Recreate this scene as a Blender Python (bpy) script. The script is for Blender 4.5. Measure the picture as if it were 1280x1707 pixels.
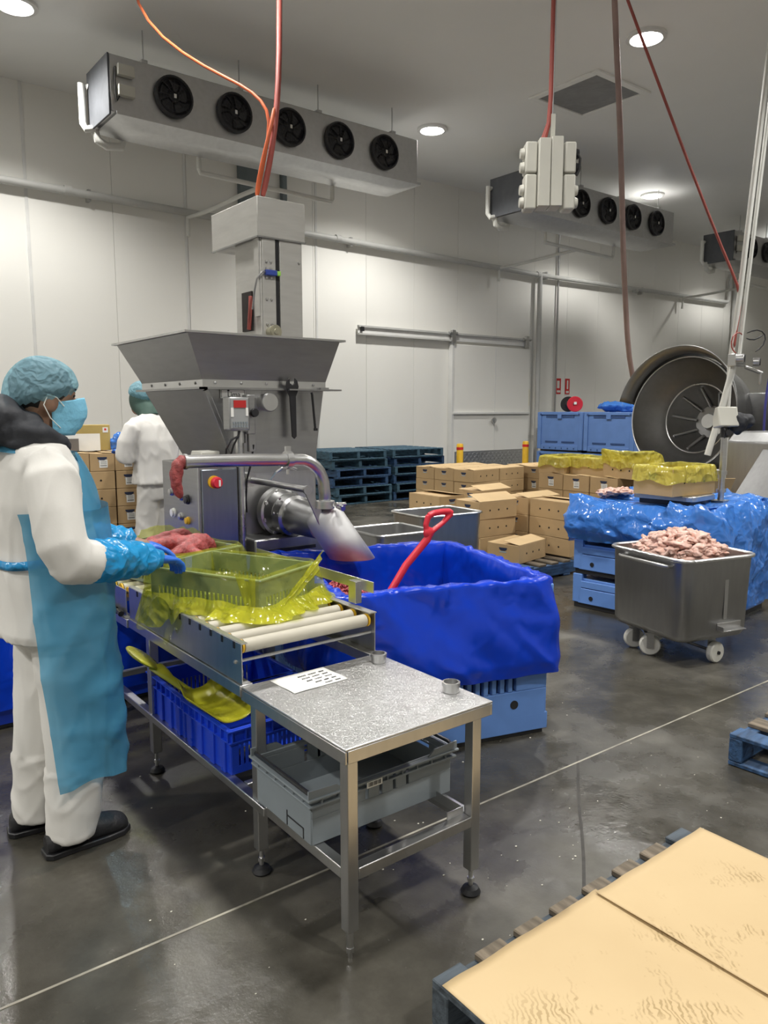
import bpy, bmesh, math, random
from mathutils import Vector, Matrix, noise
PI = math.pi
R = math.radians
for o in list(bpy.data.objects):
    bpy.data.objects.remove(o, do_unlink=True)
scene = bpy.context.scene
COL = scene.collection

# ------------------------------------------------------------------ camera
cam_d = bpy.data.cameras.new('camera')
cam_d.sensor_fit = 'VERTICAL'
cam_d.sensor_height = 36.0
cam_d.lens = 1270.0 / 1707.0 * 36.0
cam_d.clip_start = 0.05
cam_d.clip_end = 100
cam = bpy.data.objects.new('camera', cam_d)
COL.objects.link(cam)
cam.location = (0, 0, 1.6)
cam.rotation_euler = (R(90 - 7.69), 0, R(52 - 90))
scene.camera = cam

# ------------------------------------------------------------------ world and exposure
world = bpy.data.worlds.new('world')
scene.world = world
world.use_nodes = True
world.node_tree.nodes['Background'].inputs[0].default_value = (0.8, 0.85, 0.9, 1)
world.node_tree.nodes['Background'].inputs[1].default_value = 0.05
scene.view_settings.view_transform = 'Standard'
scene.view_settings.look = 'None'
scene.view_settings.gamma = 1.0
scene.view_settings.use_curve_mapping = False
scene.view_settings.exposure = -0.24
LAMP_WATT = 950.0
CEIL = 6.0
WALL_Y = 11.7


# ------------------------------------------------------------------ mesh helpers
class M:
    def __init__(self):
        self.v = []
        self.f = []

    def add(self, vs, fs):
        b = len(self.v)
        self.v += [tuple(p) for p in vs]
        self.f += [tuple(i + b for i in f) for f in fs]
        return self

    def box(self, c, s, rz=0, rot=None):
        hx, hy, hz = s[0] / 2, s[1] / 2, s[2] / 2
        vs = [Vector((x, y, z)) for x in (-hx, hx) for y in (-hy, hy) for z in (-hz, hz)]
        m = rot if rot is not None else Matrix.Rotation(rz, 3, 'Z')
        vs = [m @ p + Vector(c) for p in vs]
        return self.add(vs, [(0, 1, 3, 2), (4, 6, 7, 5), (0, 4, 5, 1), (2, 3, 7, 6), (0, 2, 6, 4), (1, 5, 7, 3)])

    def bar(self, a, b, w, h):
        a = Vector(a); b = Vector(b); d = b - a
        L = d.length
        q = d.to_track_quat('X', 'Z').to_matrix()
        return self.box((a + b) / 2, (L, w, h), rot=q)

    def ring(self, rings, cap0=True, cap1=True, closed=True):
        n = len(rings[0]); b = []
        for r_ in rings:
            b += list(r_)
        f = []
        for i in range(len(rings) - 1):
            for j in range(n if closed else n - 1):
                k = (j + 1) % n
                f.append((i * n + j, i * n + k, (i + 1) * n + k, (i + 1) * n + j))
        if cap0:
            f.append(tuple(range(n - 1, -1, -1)))
        if cap1:
            f.append(tuple((len(rings) - 1) * n + j for j in range(n)))
        return self.add(b, f)

    def tube(self, pts, r, n=10, cap=True, sq=None):
        pts = [Vector(p) for p in pts]
        rr = r if isinstance(r, (list, tuple)) else [r] * len(pts)
        t0 = (pts[1] - pts[0]).normalized()
        up = Vector((0, 0, 1)) if abs(t0.z) < 0.9 else Vector((1, 0, 0))
        nn = (up - t0 * up.dot(t0)).normalized()
        rings = []
        for i, p in enumerate(pts):
            if i == 0: t = t0
            elif i == len(pts) - 1: t = (pts[i] - pts[i - 1]).normalized()
            else:
                t = (pts[i + 1] - pts[i - 1]).normalized()
            nn = (nn - t * nn.dot(t))
            nn = nn.normalized() if nn.length > 1e-6 else Vector((1, 0, 0))
            bb = t.cross(nn)
            q = rr[i]
            ra, rb = (q if isinstance(q, (list, tuple)) else (q, q))
            rings.append([p + nn * math.cos(a) * ra + bb * math.sin(a) * rb for a in [2 * PI * k / n for k in range(n)]])
        return self.ring(rings, cap, cap)

    def cyl(self, a, b, r0, r1=None, n=20, cap=True):
        return self.tube([a, b], [r0, r0 if r1 is None else r1], n, cap)

    def lathe(self, prof, c=(0, 0, 0), axis=(0, 0, 1), n=32, a0=0, a1=2 * PI, cap=False):
        q = Vector(axis).normalized().to_track_quat('Z', 'Y').to_matrix()
        c = Vector(c)
        full = abs((a1 - a0) - 2 * PI) < 1e-6
        m = n if full else n + 1
        rings = []
        for (r_, z) in prof:
            rings.append([c + q @ Vector((r_ * math.cos(a0 + (a1 - a0) * k / n), r_ * math.sin(a0 + (a1 - a0) * k / n), z)) for k in range(m)])
        return self.ring(rings, cap, cap, closed=full)

    def prism(self, poly, z0, z1, fn=None):
        n = len(poly)
        vs = [(p[0], p[1], z0) for p in poly] + [(p[0], p[1], z1) for p in poly]
        if fn: vs = [fn(*p) for p in vs]
        f = [tuple(range(n - 1, -1, -1)), tuple(range(n, 2 * n))]
        f += [(i, (i + 1) % n, n + (i + 1) % n, n + i) for i in range(n)]
        return self.add(vs, f)

    def grid(self, fn, nu, nv, cu=False):
        vs = []
        for j in range(nv + 1):
            for i in range(nu if cu else nu + 1):
                vs.append(fn(i / nu, j / nv))
        w = nu if cu else nu + 1
        f = []
        for j in range(nv):
            for i in range(nu):
                k = (i + 1) % w
                f.append((j * w + i, j * w + k, (j + 1) * w + k, (j + 1) * w + i))
        return self.add(vs, f)

    def blob(self, c, s, sub=2, amp=0.0, freq=3.0, seed=0.0, rot=None):
        bm = bmesh.new()
        bmesh.ops.create_icosphere(bm, subdivisions=sub, radius=1.0)
        vs = []
        for v in bm.verts:
            p = v.co.copy()
            k = 1 + amp * noise.noise(p * freq + Vector((seed, seed * 1.7, -seed)))
            p = Vector((p.x * s[0] * k, p.y * s[1] * k, p.z * s[2] * k))
            if rot is not None: p = rot @ p
            vs.append(p + Vector(c))
        self.add(vs, [tuple(v.index for v in f.verts) for f in bm.faces])
        bm.free()
        return self

    def mesh(self, name, smooth=35):
        me = bpy.data.meshes.new(name)
        me.from_pydata(self.v, [], self.f)
        me.validate()
        finish(me, smooth)
        return me


def finish(me, smooth=35):
    bm = bmesh.new(); bm.from_mesh(me)
    bmesh.ops.recalc_face_normals(bm, faces=bm.faces)
    bm.to_mesh(me); bm.free()
    if smooth:
        me.polygons.foreach_set('use_smooth', [True] * len(me.polygons))
        if smooth < 170:
            me.set_sharp_from_angle(angle=R(smooth))
    me.update()


def obj(name, m, mat, parent=None, loc=None, rz=0, bevel=0, seg=2, sub=0, solid=0, smooth=35, rot=None):
    me = m.mesh(name, smooth) if isinstance(m, M) else m
    o = bpy.data.objects.new(name, me)
    COL.objects.link(o)
    if mat is not None and not me.materials:
        me.materials.append(mat)
    if parent is not None: o.parent = parent
    if loc is not None: o.location = loc
    if rot is not None: o.rotation_euler = rot
    elif rz: o.rotation_euler = (0, 0, rz)
    if solid:
        md = o.modifiers.new('Solidify', 'SOLIDIFY'); md.thickness = solid; md.offset = 0
    if bevel:
        md = o.modifiers.new('Bevel', 'BEVEL'); md.width = bevel; md.segments = seg
        md.limit_method = 'ANGLE'; md.angle_limit = R(40)
    if sub:
        md = o.modifiers.new('Subdivision', 'SUBSURF'); md.levels = sub; md.render_levels = sub
    return o


def tag(o, label, cat, group=None, kind=None):
    o['label'] = label; o['category'] = cat
    if group: o['group'] = group
    if kind: o['kind'] = kind
    return o


def thing(name, label, cat, loc=(0, 0, 0), rz=0, group=None):
    o = bpy.data.objects.new(name, None)
    o.empty_display_size = 0.1
    COL.objects.link(o)
    o.location = loc; o.rotation_euler = (0, 0, rz)
    return tag(o, label, cat, group)


def struct(o):
    o['kind'] = 'structure'
    return o


def dup(root, loc, rz, label, group=None):
    r = root.copy(); COL.objects.link(r); r.location = loc; r.rotation_euler = (0, 0, rz)
    r['label'] = label
    if group: r['group'] = group
    for ch in list(root.children):
        c = ch.copy(); COL.objects.link(c); c.parent = r
        for g in list(ch.children):
            d = g.copy(); COL.objects.link(d); d.parent = c
    return r


def remesh(m, voxel, smooth_it=6, fn=None, name='mesh', it2=1):
    """one continuous skin over overlapping shapes"""
    me = m.mesh('tmp', 0)
    o = bpy.data.objects.new('tmp', me); COL.objects.link(o)
    md = o.modifiers.new('r', 'REMESH'); md.mode = 'VOXEL'; md.voxel_size = voxel; md.adaptivity = 0
    if smooth_it:
        ms = o.modifiers.new('s', 'SMOOTH'); ms.factor = 0.5; ms.iterations = smooth_it
    dg = bpy.context.evaluated_depsgraph_get()
    dg.update()
    out = bpy.data.meshes.new_from_object(o.evaluated_get(dg))
    out.name = name
    bpy.data.objects.remove(o, do_unlink=True)
    bpy.data.meshes.remove(me)
    if fn:
        nr = [v.normal.copy() for v in out.vertices]
        for v, n_ in zip(out.vertices, nr):
            v.co = v.co + n_ * fn(v.co, n_)
    out.polygons.foreach_set('use_smooth', [True] * len(out.polygons))
    out.update()
    return out


def N3(x, y, z=0.0): return noise.noise(Vector((x, y, z)))


# ------------------------------------------------------------------ material helpers
def base_mat(name):
    m = bpy.data.materials.new(name); m.use_nodes = True
    nt = m.node_tree; b = nt.nodes['Principled BSDF']
    return m, nt, b


def coords(nt, stretch=(1, 1, 1), rotz=0):
    tc = nt.nodes.new('ShaderNodeTexCoord'); mp = nt.nodes.new('ShaderNodeMapping')
    mp.inputs['Scale'].default_value = stretch
    mp.inputs['Rotation'].default_value = (0, 0, rotz)
    nt.links.new(tc.outputs['Object'], mp.inputs[0])
    return mp.outputs[0]


def nz(nt, co, scale, detail=3, rough=0.55):
    n = nt.nodes.new('ShaderNodeTexNoise')
    n.inputs['Scale'].default_value = scale; n.inputs['Detail'].default_value = detail
    n.inputs['Roughness'].default_value = rough
    nt.links.new(co, n.inputs['Vector'])
    return n.outputs['Fac']


def ramp(nt, fac, stops):
    r = nt.nodes.new('ShaderNodeValToRGB')
    el = r.color_ramp.elements
    while len(el) < len(stops): el.new(0.5)
    for e, (p, c) in zip(el, stops):
        e.position = p
        e.color = (c, c, c, 1) if isinstance(c, (int, float)) else (c[0], c[1], c[2], 1)
    nt.links.new(fac, r.inputs[0])
    return r.outputs[0]


def bump(nt, b, h, strength, dist=0.01):
    n = nt.nodes.new('ShaderNodeBump'); n.inputs['Strength'].default_value = strength
    n.inputs['Distance'].default_value = dist
    nt.links.new(h, n.inputs['Height']); nt.links.new(n.outputs[0], b.inputs['Normal'])


def pm(name, col, rough=0.5, metal=0.0, var=0.12, vs=4.0, bmp=0.0, bs=30.0, stretch=(1, 1, 1), rvar=0.1, spec=None, trans=0, bdist=0.01, sss=0, coat=0):
    m, nt, b = base_mat(name)
    co = coords(nt, stretch)
    f = nz(nt, co, vs)
    lo = [max(0, c * (1 - var)) for c in col]; hi = [min(1, c * (1 + var)) for c in col]
    nt.links.new(ramp(nt, f, [(0.3, lo), (0.7, hi)]), b.inputs['Base Color'])
    nt.links.new(ramp(nt, nz(nt, co, vs * 2.3), [(0.3, max(0.02, rough - rvar)), (0.7, min(1, rough + rvar))]), b.inputs['Roughness'])
    b.inputs['Metallic'].default_value = metal
    if spec is not None: b.inputs['Specular IOR Level'].default_value = spec
    if trans: b.inputs['Transmission Weight'].default_value = trans
    if coat: b.inputs['Coat Weight'].default_value = coat; b.inputs['Coat Roughness'].default_value = 0.15
    if sss:
        b.inputs['Subsurface Weight'].default_value = sss
        b.inputs['Subsurface Radius'].default_value = (0.02, 0.006, 0.004)
    if bmp: bump(nt, b, nz(nt, co, bs, 4), bmp, bdist)
    return m


def film(name, col, alpha, rough=0.22, bs=14.0, bmp=0.6, tcol=None, bdist=0.02, crease=0.8):
    """thin plastic film: part clear, part coloured and glossy"""
    m, nt, b = base_mat(name)
    out = nt.nodes['Material Output']
    co = coords(nt)
    b.inputs['Base Color'].default_value = (*col, 1)
    b.inputs['Roughness'].default_value = rough
    b.inputs['Specular IOR Level'].default_value = 0.7
    w = nt.nodes.new('ShaderNodeTexNoise'); w.inputs['Scale'].default_value = bs
    w.inputs['Detail'].default_value = 2; w.inputs['Distortion'].default_value = 0.5
    nt.links.new(co, w.inputs['Vector'])
    vo = nt.nodes.new('ShaderNodeTexVoronoi'); vo.inputs['Scale'].default_value = bs * 1.1
    wc = nt.nodes.new('ShaderNodeMixRGB'); wc.inputs[0].default_value = 0.25
    w2 = nt.nodes.new('ShaderNodeTexNoise'); w2.inputs['Scale'].default_value = bs * 0.5
    nt.links.new(co, w2.inputs['Vector']); nt.links.new(co, wc.inputs[1]); nt.links.new(w2.outputs['Color'], wc.inputs[2])
    nt.links.new(wc.outputs[0], vo.inputs['Vector'])
    ad = nt.nodes.new('ShaderNodeMath'); ad.operation = 'MULTIPLY_ADD'; ad.inputs[1].default_value = crease
    nt.links.new(vo.outputs['Distance'], ad.inputs[0]); nt.links.new(w.outputs['Fac'], ad.inputs[2])
    bump(nt, b, ad.outputs[0], bmp, bdist)
    if alpha >= 1: return m
    t = nt.nodes.new('ShaderNodeBsdfTransparent')
    t.inputs[0].default_value = (*(tcol or [min(1, c * 0.5 + 0.5) for c in col]), 1)
    mx = nt.nodes.new('ShaderNodeMixShader'); mx.inputs[0].default_value = alpha
    nt.links.new(t.outputs[0], mx.inputs[1]); nt.links.new(b.outputs[0], mx.inputs[2])
    nt.links.new(mx.outputs[0], out.inputs[0])
    return m


def emit(name, col, s):
    m, nt, b = base_mat(name)
    b.inputs['Base Color'].default_value = (*col, 1)
    b.inputs['Emission Color'].default_value = (*col, 1)
    b.inputs['Emission Strength'].default_value = s
    return m


def steel(name, base=0.55, rough=0.3, stretch=(1, 1, 14), tint=(1, 1, 1), scratch=0.0):
    m, nt, b = base_mat(name)
    co = coords(nt, stretch)
    b.inputs['Metallic'].default_value = 1.0
    f = nz(nt, co, 5, 4)
    nt.links.new(ramp(nt, f, [(0.25, [base * 0.93 * t for t in tint]), (0.75, [base * 1.05 * t for t in tint])]), b.inputs['Base Color'])
    nt.links.new(ramp(nt, nz(nt, coords(nt), 3.5, 4), [(0.25, rough - 0.04), (0.75, rough + 0.06)]), b.inputs['Roughness'])
    if scratch:
        c2 = coords(nt)
        hs = []
        for sc_, ds in ((9, 5.0), (21, 3.0), (15, 8.0)):
            w = nt.nodes.new('ShaderNodeTexNoise'); w.inputs['Scale'].default_value = sc_
            w.inputs['Detail'].default_value = 1; w.inputs['Distortion'].default_value = ds
            nt.links.new(c2, w.inputs['Vector'])
            hs.append(ramp(nt, w.outputs['Fac'], [(0.485, 0.0), (0.5, 1.0), (0.515, 0.0)]))
        s1 = nt.nodes.new('ShaderNodeMath'); s1.operation = 'ADD'; s2 = nt.nodes.new('ShaderNodeMath'); s2.operation = 'ADD'
        nt.links.new(hs[0], s1.inputs[0]); nt.links.new(hs[1], s1.inputs[1]); nt.links.new(s1.outputs[0], s2.inputs[0]); nt.links.new(hs[2], s2.inputs[1])
        bump(nt, b, s2.outputs[0], scratch, 0.004)
    else:
        bump(nt, b, nz(nt, co, 40, 3), 0.02, 0.001)
    return m


MAT = {}
MAT['wall'] = pm('wall_panel_cream', (0.84, 0.83, 0.785), 0.45, var=0.02, vs=0.6)
MAT['ceiling'] = pm('ceiling_panel', (0.86, 0.86, 0.84), 0.5, var=0.03, vs=0.4)
MAT['white_metal'] = pm('painted_white_metal', (0.72, 0.72, 0.70), 0.4, var=0.05)
MAT['grey_pipe'] = pm('grey_pipe', (0.5, 0.5, 0.48), 0.45, var=0.06)
MAT['joint'] = pm('floor_joint', (0.30, 0.28, 0.23), 0.5, var=0.4, vs=9)
MAT['groove'] = pm('dark_groove', (0.035, 0.032, 0.027), 0.6, var=0.3, vs=9)
MAT['steel'] = steel('brushed_steel')
MAT['hopper'] = steel('hopper_steel', 0.38, 0.36, (1, 1, 6))
MAT['trolley_steel'] = steel('trolley_steel', 0.36, 0.34, (6, 6, 1))
MAT['steel_dark'] = steel('dull_steel', 0.40, 0.38)
MAT['steel_satin'] = steel('satin_steel', 0.50, 0.36, (6, 6, 1))
MAT['steel_polish'] = steel('polished_steel', 0.62, 0.3, (1, 1, 1))
MAT['steel_top'] = steel('scratched_steel_top', 0.58, 0.36, (1, 1, 1), scratch=0.35)
MAT['galv'] = steel('galvanised_steel', 0.55, 0.42, (3, 3, 3))
MAT['black'] = pm('black_rubber', (0.012, 0.012, 0.014), 0.45)
MAT['fan_black'] = pm('fan_black', (0.02, 0.02, 0.024), 0.4)
MAT['blue_bin'] = pm('pale_blue_plastic', (0.13, 0.27, 0.64), 0.42, var=0.06)
MAT['blue_bin_far'] = pm('mid_blue_plastic', (0.12, 0.23, 0.52), 0.45, var=0.06)
MAT['blue_crate'] = pm('deep_blue_plastic', (0.012, 0.06, 0.62), 0.35, var=0.08)
MAT['grey_crate'] = pm('grey_plastic', (0.22, 0.25, 0.27), 0.42, var=0.08)
MAT['black_plastic'] = pm('black_plastic', (0.02, 0.02, 0.022), 0.4)
MAT['clear_crate'] = pm('clear_white_plastic', (0.23, 0.28, 0.26), 0.3, var=0.05)
MAT['blue_film'] = film('bright_blue_liner', (0.002, 0.040, 0.50), 1.0, 0.24, 5.0, 0.30, bdist=0.05, crease=0.45)
MAT['blue_film'].node_tree.nodes['Principled BSDF'].inputs['Specular IOR Level'].default_value = 0.4
MAT['blue_film_far'] = film('sky_blue_liner', (0.06, 0.24, 0.74), 0.78, 0.17, 7, 0.8, tcol=(0.45, 0.65, 1.0), bdist=0.06, crease=0.7)
MAT['yellow_film'] = film('yellow_liner', (0.66, 0.66, 0.10), 0.13, 0.10, 7, 0.9, tcol=(0.90, 0.92, 0.66), bdist=0.06)
MAT['yellow_hem'] = film('yellow_liner_bunched', (0.66, 0.64, 0.05), 0.42, 0.15, 10, 0.8, tcol=(0.92, 0.93, 0.45), bdist=0.04)
MAT['yellow_film_far'] = film('yellow_liner_dense', (0.74, 0.66, 0.12), 0.48, 0.17, 8, 1.0, tcol=(0.96, 0.92, 0.5), bdist=0.06)
MAT['apron'] = film('blue_apron_film', (0.085, 0.33, 0.52), 0.62, 0.33, 4.5, 0.5, tcol=(0.42, 0.72, 0.92), bdist=0.04, crease=0.3)
MAT['sleeve'] = film('blue_sleeve_film', (0.01, 0.30, 0.66), 0.90, 0.27, 13, 0.9, tcol=(0.3, 0.65, 0.95), crease=0.6, bdist=0.03)
MAT['glove'] = pm('blue_glove', (0.02, 0.14, 0.62), 0.4, var=0.1, bmp=0.2, bs=60)
MAT['hairnet'] = film('blue_hairnet', (0.30, 0.56, 0.68), 0.42, 0.6, 22, 0.6, tcol=(0.66, 0.86, 0.92), bdist=0.02)
MAT['mask'] = pm('blue_mask', (0.20, 0.52, 0.72), 0.75, var=0.12, bmp=0.3, bs=40)
MAT['coat'] = pm('white_coat_cloth', (0.68, 0.665, 0.63), 0.85, var=0.03, bmp=0.15, bs=160, bdist=0.002)
MAT['hood'] = pm('black_hood_cloth', (0.022, 0.024, 0.030), 0.7, var=0.3, bmp=0.3, bs=30)
MAT['green_hood'] = pm('dark_green_hood', (0.06, 0.11, 0.09), 0.8, var=0.2)
MAT['skin'] = pm('brown_skin', (0.30, 0.17, 0.11), 0.5, var=0.08, sss=0.1)
MAT['hair'] = pm('black_hair', (0.02, 0.016, 0.014), 0.6)
MAT['shoe'] = pm('black_shoe', (0.015, 0.015, 0.017), 0.5, bmp=0.3, bs=60)
MAT['carton'] = pm('brown_carton', (0.44, 0.30, 0.15), 0.75, var=0.06, vs=5)
MAT['carton_in'] = pm('pale_carton', (0.50, 0.355, 0.185), 0.75, var=0.06, vs=5)
MAT['hole'] = pm('hole_shade', (0.02, 0.015, 0.012), 0.9)  # near-black colour stands in for the shade inside openings
MAT['print'] = pm('dark_handle_shade', (0.02, 0.03, 0.07), 0.6)  # dark colour gives the carton handle hole its recessed shade
MAT['paper'] = pm('white_paper', (0.80, 0.80, 0.76), 0.7, var=0.03)
MAT['ink'] = pm('black_ink', (0.03, 0.03, 0.035), 0.6)
MAT['blue_wood'] = pm('blue_painted_wood', (0.026, 0.07, 0.155), 0.65, var=0.6, vs=6, stretch=(1, 6, 6), bmp=0.3, bs=20)
MAT['grey_wood'] = pm('grey_blue_wood', (0.06, 0.075, 0.09), 0.75, var=0.5, vs=6, stretch=(1, 6, 6), bmp=0.4, bs=20)
MAT['teal_wood'] = pm('worn_teal_wood', (0.04, 0.095, 0.14), 0.7, var=0.5, vs=6, stretch=(1, 6, 6), bmp=0.3, bs=20)
MAT['old_wood'] = pm('weathered_wood', (0.13, 0.105, 0.075), 0.75, var=0.5, vs=5, stretch=(6, 1, 6), bmp=0.4, bs=20)
MAT['red'] = pm('red_plastic', (0.62, 0.022, 0.045), 0.38, var=0.06)
MAT['red_print'] = pm('red_sign', (0.60, 0.02, 0.02), 0.5)
MAT['yellow'] = pm('safety_yellow', (0.72, 0.42, 0.02), 0.45, var=0.08)
MAT['yellow_scoop'] = pm('yellow_plastic', (0.50, 0.48, 0.03), 0.3, var=0.12, trans=0.25)
MAT['orange'] = pm('orange_cable', (0.62, 0.13, 0.045), 0.45)
MAT['red_cable'] = pm('red_brown_hose', (0.34, 0.075, 0.06), 0.5)
MAT['grey_hose'] = pm('grey_pink_hose', (0.33, 0.23, 0.21), 0.5)
MAT['cream_paint'] = pm('cream_enclosure', (0.56, 0.55, 0.49), 0.4, var=0.04)
MAT['roller'] = pm('ivory_roller', (0.46, 0.43, 0.355), 0.5, var=0.06)
MAT['wheel'] = pm('white_nylon_wheel', (0.62, 0.61, 0.55), 0.5, var=0.1, vs=12)
MAT['meat'] = pm('red_mince', (0.30, 0.052, 0.05), 0.42, var=0.35, vs=40, bmp=0.8, bs=120, bdist=0.006, sss=0.05)
MAT['meat_dark'] = pm('dark_red_mince', (0.34, 0.05, 0.055), 0.4, var=0.4, vs=60, bmp=0.6, bs=140, bdist=0.005, sss=0.1)
MAT['meat_pink'] = pm('pink_trimmings', (0.66, 0.42, 0.35), 0.4, var=0.28, vs=14, bmp=0.5, bs=60, bdist=0.01, sss=0.2)
MAT['screen_red'] = pm('red_display', (0.45, 0.02, 0.02), 0.25)
MAT['blue_cable'] = pm('violet_hose', (0.05, 0.05, 0.25), 0.5)
MAT['indicator_blue'] = pm('blue_sensor', (0.03, 0.06, 0.3), 0.45)
MAT['lime'] = pm('lime_tip', (0.3, 0.6, 0.1), 0.5)
MAT['pvc_white'] = pm('white_pvc', (0.68, 0.68, 0.64), 0.4, var=0.05)


def floor_mat():
    m, nt, b = base_mat('wet_concrete')
    co = coords(nt)
    big = nz(nt, co, 0.55, 5, 0.6)
    mid = nz(nt, coords(nt, (1, 1, 1)), 3.2, 6, 0.65)
    c1 = ramp(nt, mid, [(0.28, (0.036, 0.033, 0.026)), (0.55, (0.070, 0.065, 0.053)), (0.75, (0.108, 0.101, 0.084))])
    c2 = ramp(nt, big, [(0.35, 0.62), (0.65, 1.25)])
    mx = nt.nodes.new('ShaderNodeMixRGB'); mx.blend_type = 'MULTIPLY'; mx.inputs[0].default_value = 1
    nt.links.new(c1, mx.inputs[1]); nt.links.new(c2, mx.inputs[2])
    nt.links.new(mx.outputs[0], b.inputs['Base Color'])
    r1 = ramp(nt, nz(nt, coords(nt), 1.1, 6, 0.65), [(0.38, 0.10), (0.5, 0.26), (0.62, 0.5)])
    nt.links.new(r1, b.inputs['Roughness'])
    b.inputs['Specular IOR Level'].default_value = 0.5
    bump(nt, b, nz(nt, coords(nt), 16, 6, 0.7), 0.16, 0.012)
    return m


MAT['floor'] = floor_mat()


def kraft_mat():
    m, nt, b = base_mat('kraft_paper')
    co = coords(nt)
    # wet print marks on the near part of the paper
    w = nt.nodes.new('ShaderNodeTexWave'); w.inputs['Scale'].default_value = 22; w.inputs['Distortion'].default_value = 9
    w.inputs['Detail'].default_value = 2; w.inputs['Detail Scale'].default_value = 1.4
    nt.links.new(coords(nt, (1, 1, 1), 0.6), w.inputs['Vector'])
    lines = ramp(nt, w.outputs['Fac'], [(0.60, 0.0), (0.72, 1.0)])
    patch = ramp(nt, nz(nt, co, 5.0, 5, 0.7), [(0.52, 0.0), (0.60, 1.0)])
    mm = nt.nodes.new('ShaderNodeMath'); mm.operation = 'MULTIPLY'
    nt.links.new(lines, mm.inputs[0]); nt.links.new(patch, mm.inputs[1])
    mask = nt.nodes.new('ShaderNodeTexCoord'); sp = nt.nodes.new('ShaderNodeSeparateXYZ')
    nt.links.new(mask.outputs['Object'], sp.inputs[0])
    mr = nt.nodes.new('ShaderNodeMapRange'); mr.inputs[1].default_value = 0.43; mr.inputs[2].default_value = 0.30
    nt.links.new(sp.outputs['Y'], mr.inputs[0])
    m2 = nt.nodes.new('ShaderNodeMath'); m2.operation = 'MULTIPLY'
    nt.links.new(mm.outputs[0], m2.inputs[0]); nt.links.new(mr.outputs[0], m2.inputs[1])
    m3 = nt.nodes.new('ShaderNodeMath'); m3.operation = 'MULTIPLY'; m3.inputs[1].default_value = 0.85
    nt.links.new(m2.outputs[0], m3.inputs[0])
    base = ramp(nt, nz(nt, co, 1.5, 3), [(0.3, (0.46, 0.335, 0.175)), (0.7, (0.52, 0.39, 0.215))])
    mx = nt.nodes.new('ShaderNodeMixRGB'); mx.inputs[2].default_value = (0.30, 0.21, 0.09, 1)
    nt.links.new(m3.outputs[0], mx.inputs[0]); nt.links.new(base, mx.inputs[1])
    nt.links.new(mx.outputs[0], b.inputs['Base Color'])
    b.inputs['Roughness'].default_value = 0.6
    bump(nt, b, nz(nt, co, 6, 3), 0.1, 0.02)
    return m


MAT['kraft'] = kraft_mat()
# ================================================================== THE SETTING
XL, XR, YN = -7.0, 26.0, -6.0
fl = struct(obj('floor', M().box(((XL + XR) / 2, (YN + WALL_Y) / 2, -0.1), (XR - XL, WALL_Y - YN + 0.4, 0.2)), MAT['floor'], smooth=0))
# sealed joint in the floor and an older groove
obj('joint_strip', M().bar((-3.0, 2.15, 0.0006), (16.0, 1.83, 0.0006), 0.009, 0.002), MAT['joint'], fl, smooth=0)
obj('joint_strip', M().tube([(1.75 + 0.83 * t, 1.255 + 0.68 * t + 0.004 * math.sin(9 * t), 0.0) for t in [k / 8 * 1.24 for k in range(9)]], [(0.0012, 0.007)] * 9, 6), MAT['groove'], fl)
ce = struct(obj('ceiling', M().box(((XL + XR) / 2, (YN + WALL_Y) / 2, CEIL + 0.1), (XR - XL + 0.4, WALL_Y - YN + 0.4, 0.2)), MAT['ceiling'], smooth=0))
wb = struct(obj('wall_back', M().box(((XL + XR) / 2, WALL_Y + 0.13, CEIL / 2), (XR - XL + 0.4, 0.2, CEIL)), MAT['grey_pipe'], smooth=0))
pw = 1.164
pan = M().box((0, 0, 0), (pw - 0.005, 0.03, CEIL)).mesh('wall_panel', 0)
k = 0
x = 2.90 - 9 * pw + pw / 2
while x < XR:
    obj('wall_panel', pan, MAT['wall'], wb, (x, WALL_Y + 0.015, CEIL / 2)); x += pw
struct(obj('wall_left', M().box((XL - 0.1, (YN + WALL_Y) / 2, CEIL / 2), (0.2, WALL_Y - YN, CEIL)), MAT['wall'], smooth=0))
struct(obj('wall_right', M().box((XR + 0.1, (YN + WALL_Y) / 2, CEIL / 2), (0.2, WALL_Y - YN, CEIL)), MAT['wall'], smooth=0))
struct(obj('wall_near', M().box(((XL + XR) / 2, YN - 0.1, CEIL / 2), (XR - XL, 0.2, CEIL)), MAT['wall'], smooth=0))
# joint cover strips on the wall
n_trim = 0
for sx in (2.88, 5.20, 7.62):
    n_trim += 1
    struct(obj('trim_%d' % n_trim, M().box((sx, WALL_Y - 0.006, CEIL / 2), (0.045, 0.012, CEIL)), MAT['white_metal'], bevel=0.004))

# sliding cold room door
WY = WALL_Y
dr = bpy.data.objects.new('door_1', None); COL.objects.link(dr); dr.location = (12.0, WY, 0); struct(dr)
obj('door_leaf', M().box((0.03, -0.05, 1.46), (2.34, 0.08, 2.92)), MAT['wall'], dr, bevel=0.01)
obj('door_edge_trim', M().box((-1.16, -0.06, 1.46), (0.06, 0.11, 2.94)), MAT['white_metal'], dr, bevel=0.005)
obj('seam_strip', M().box((0.1, -0.0925, 1.46), (0.012, 0.006, 2.90)), MAT['white_metal'], dr)
kp = obj('kick_plate', M().box((0.05, -0.095, 0.36), (2.24, 0.008, 0.72)), MAT['galv'], dr)
dm = M()
for i in range(37):
    for j in range(11):
        a = PI / 4 if (i + j) % 2 else -PI / 4
        dm.box((-1.02 + i * 0.06, -0.1005, 0.06 + j * 0.06), (0.05, 0.006, 0.012), rot=Matrix.Rotation(a, 3, 'Y'))
kt = obj('tread_lozenges', dm, MAT['galv'], kp, smooth=0); kt['kind'] = 'stuff'
obj('push_bar', M().box((0.02, -0.115, 1.515), (2.34, 0.05, 0.045)), MAT['white_metal'], dr, bevel=0.006)
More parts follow.
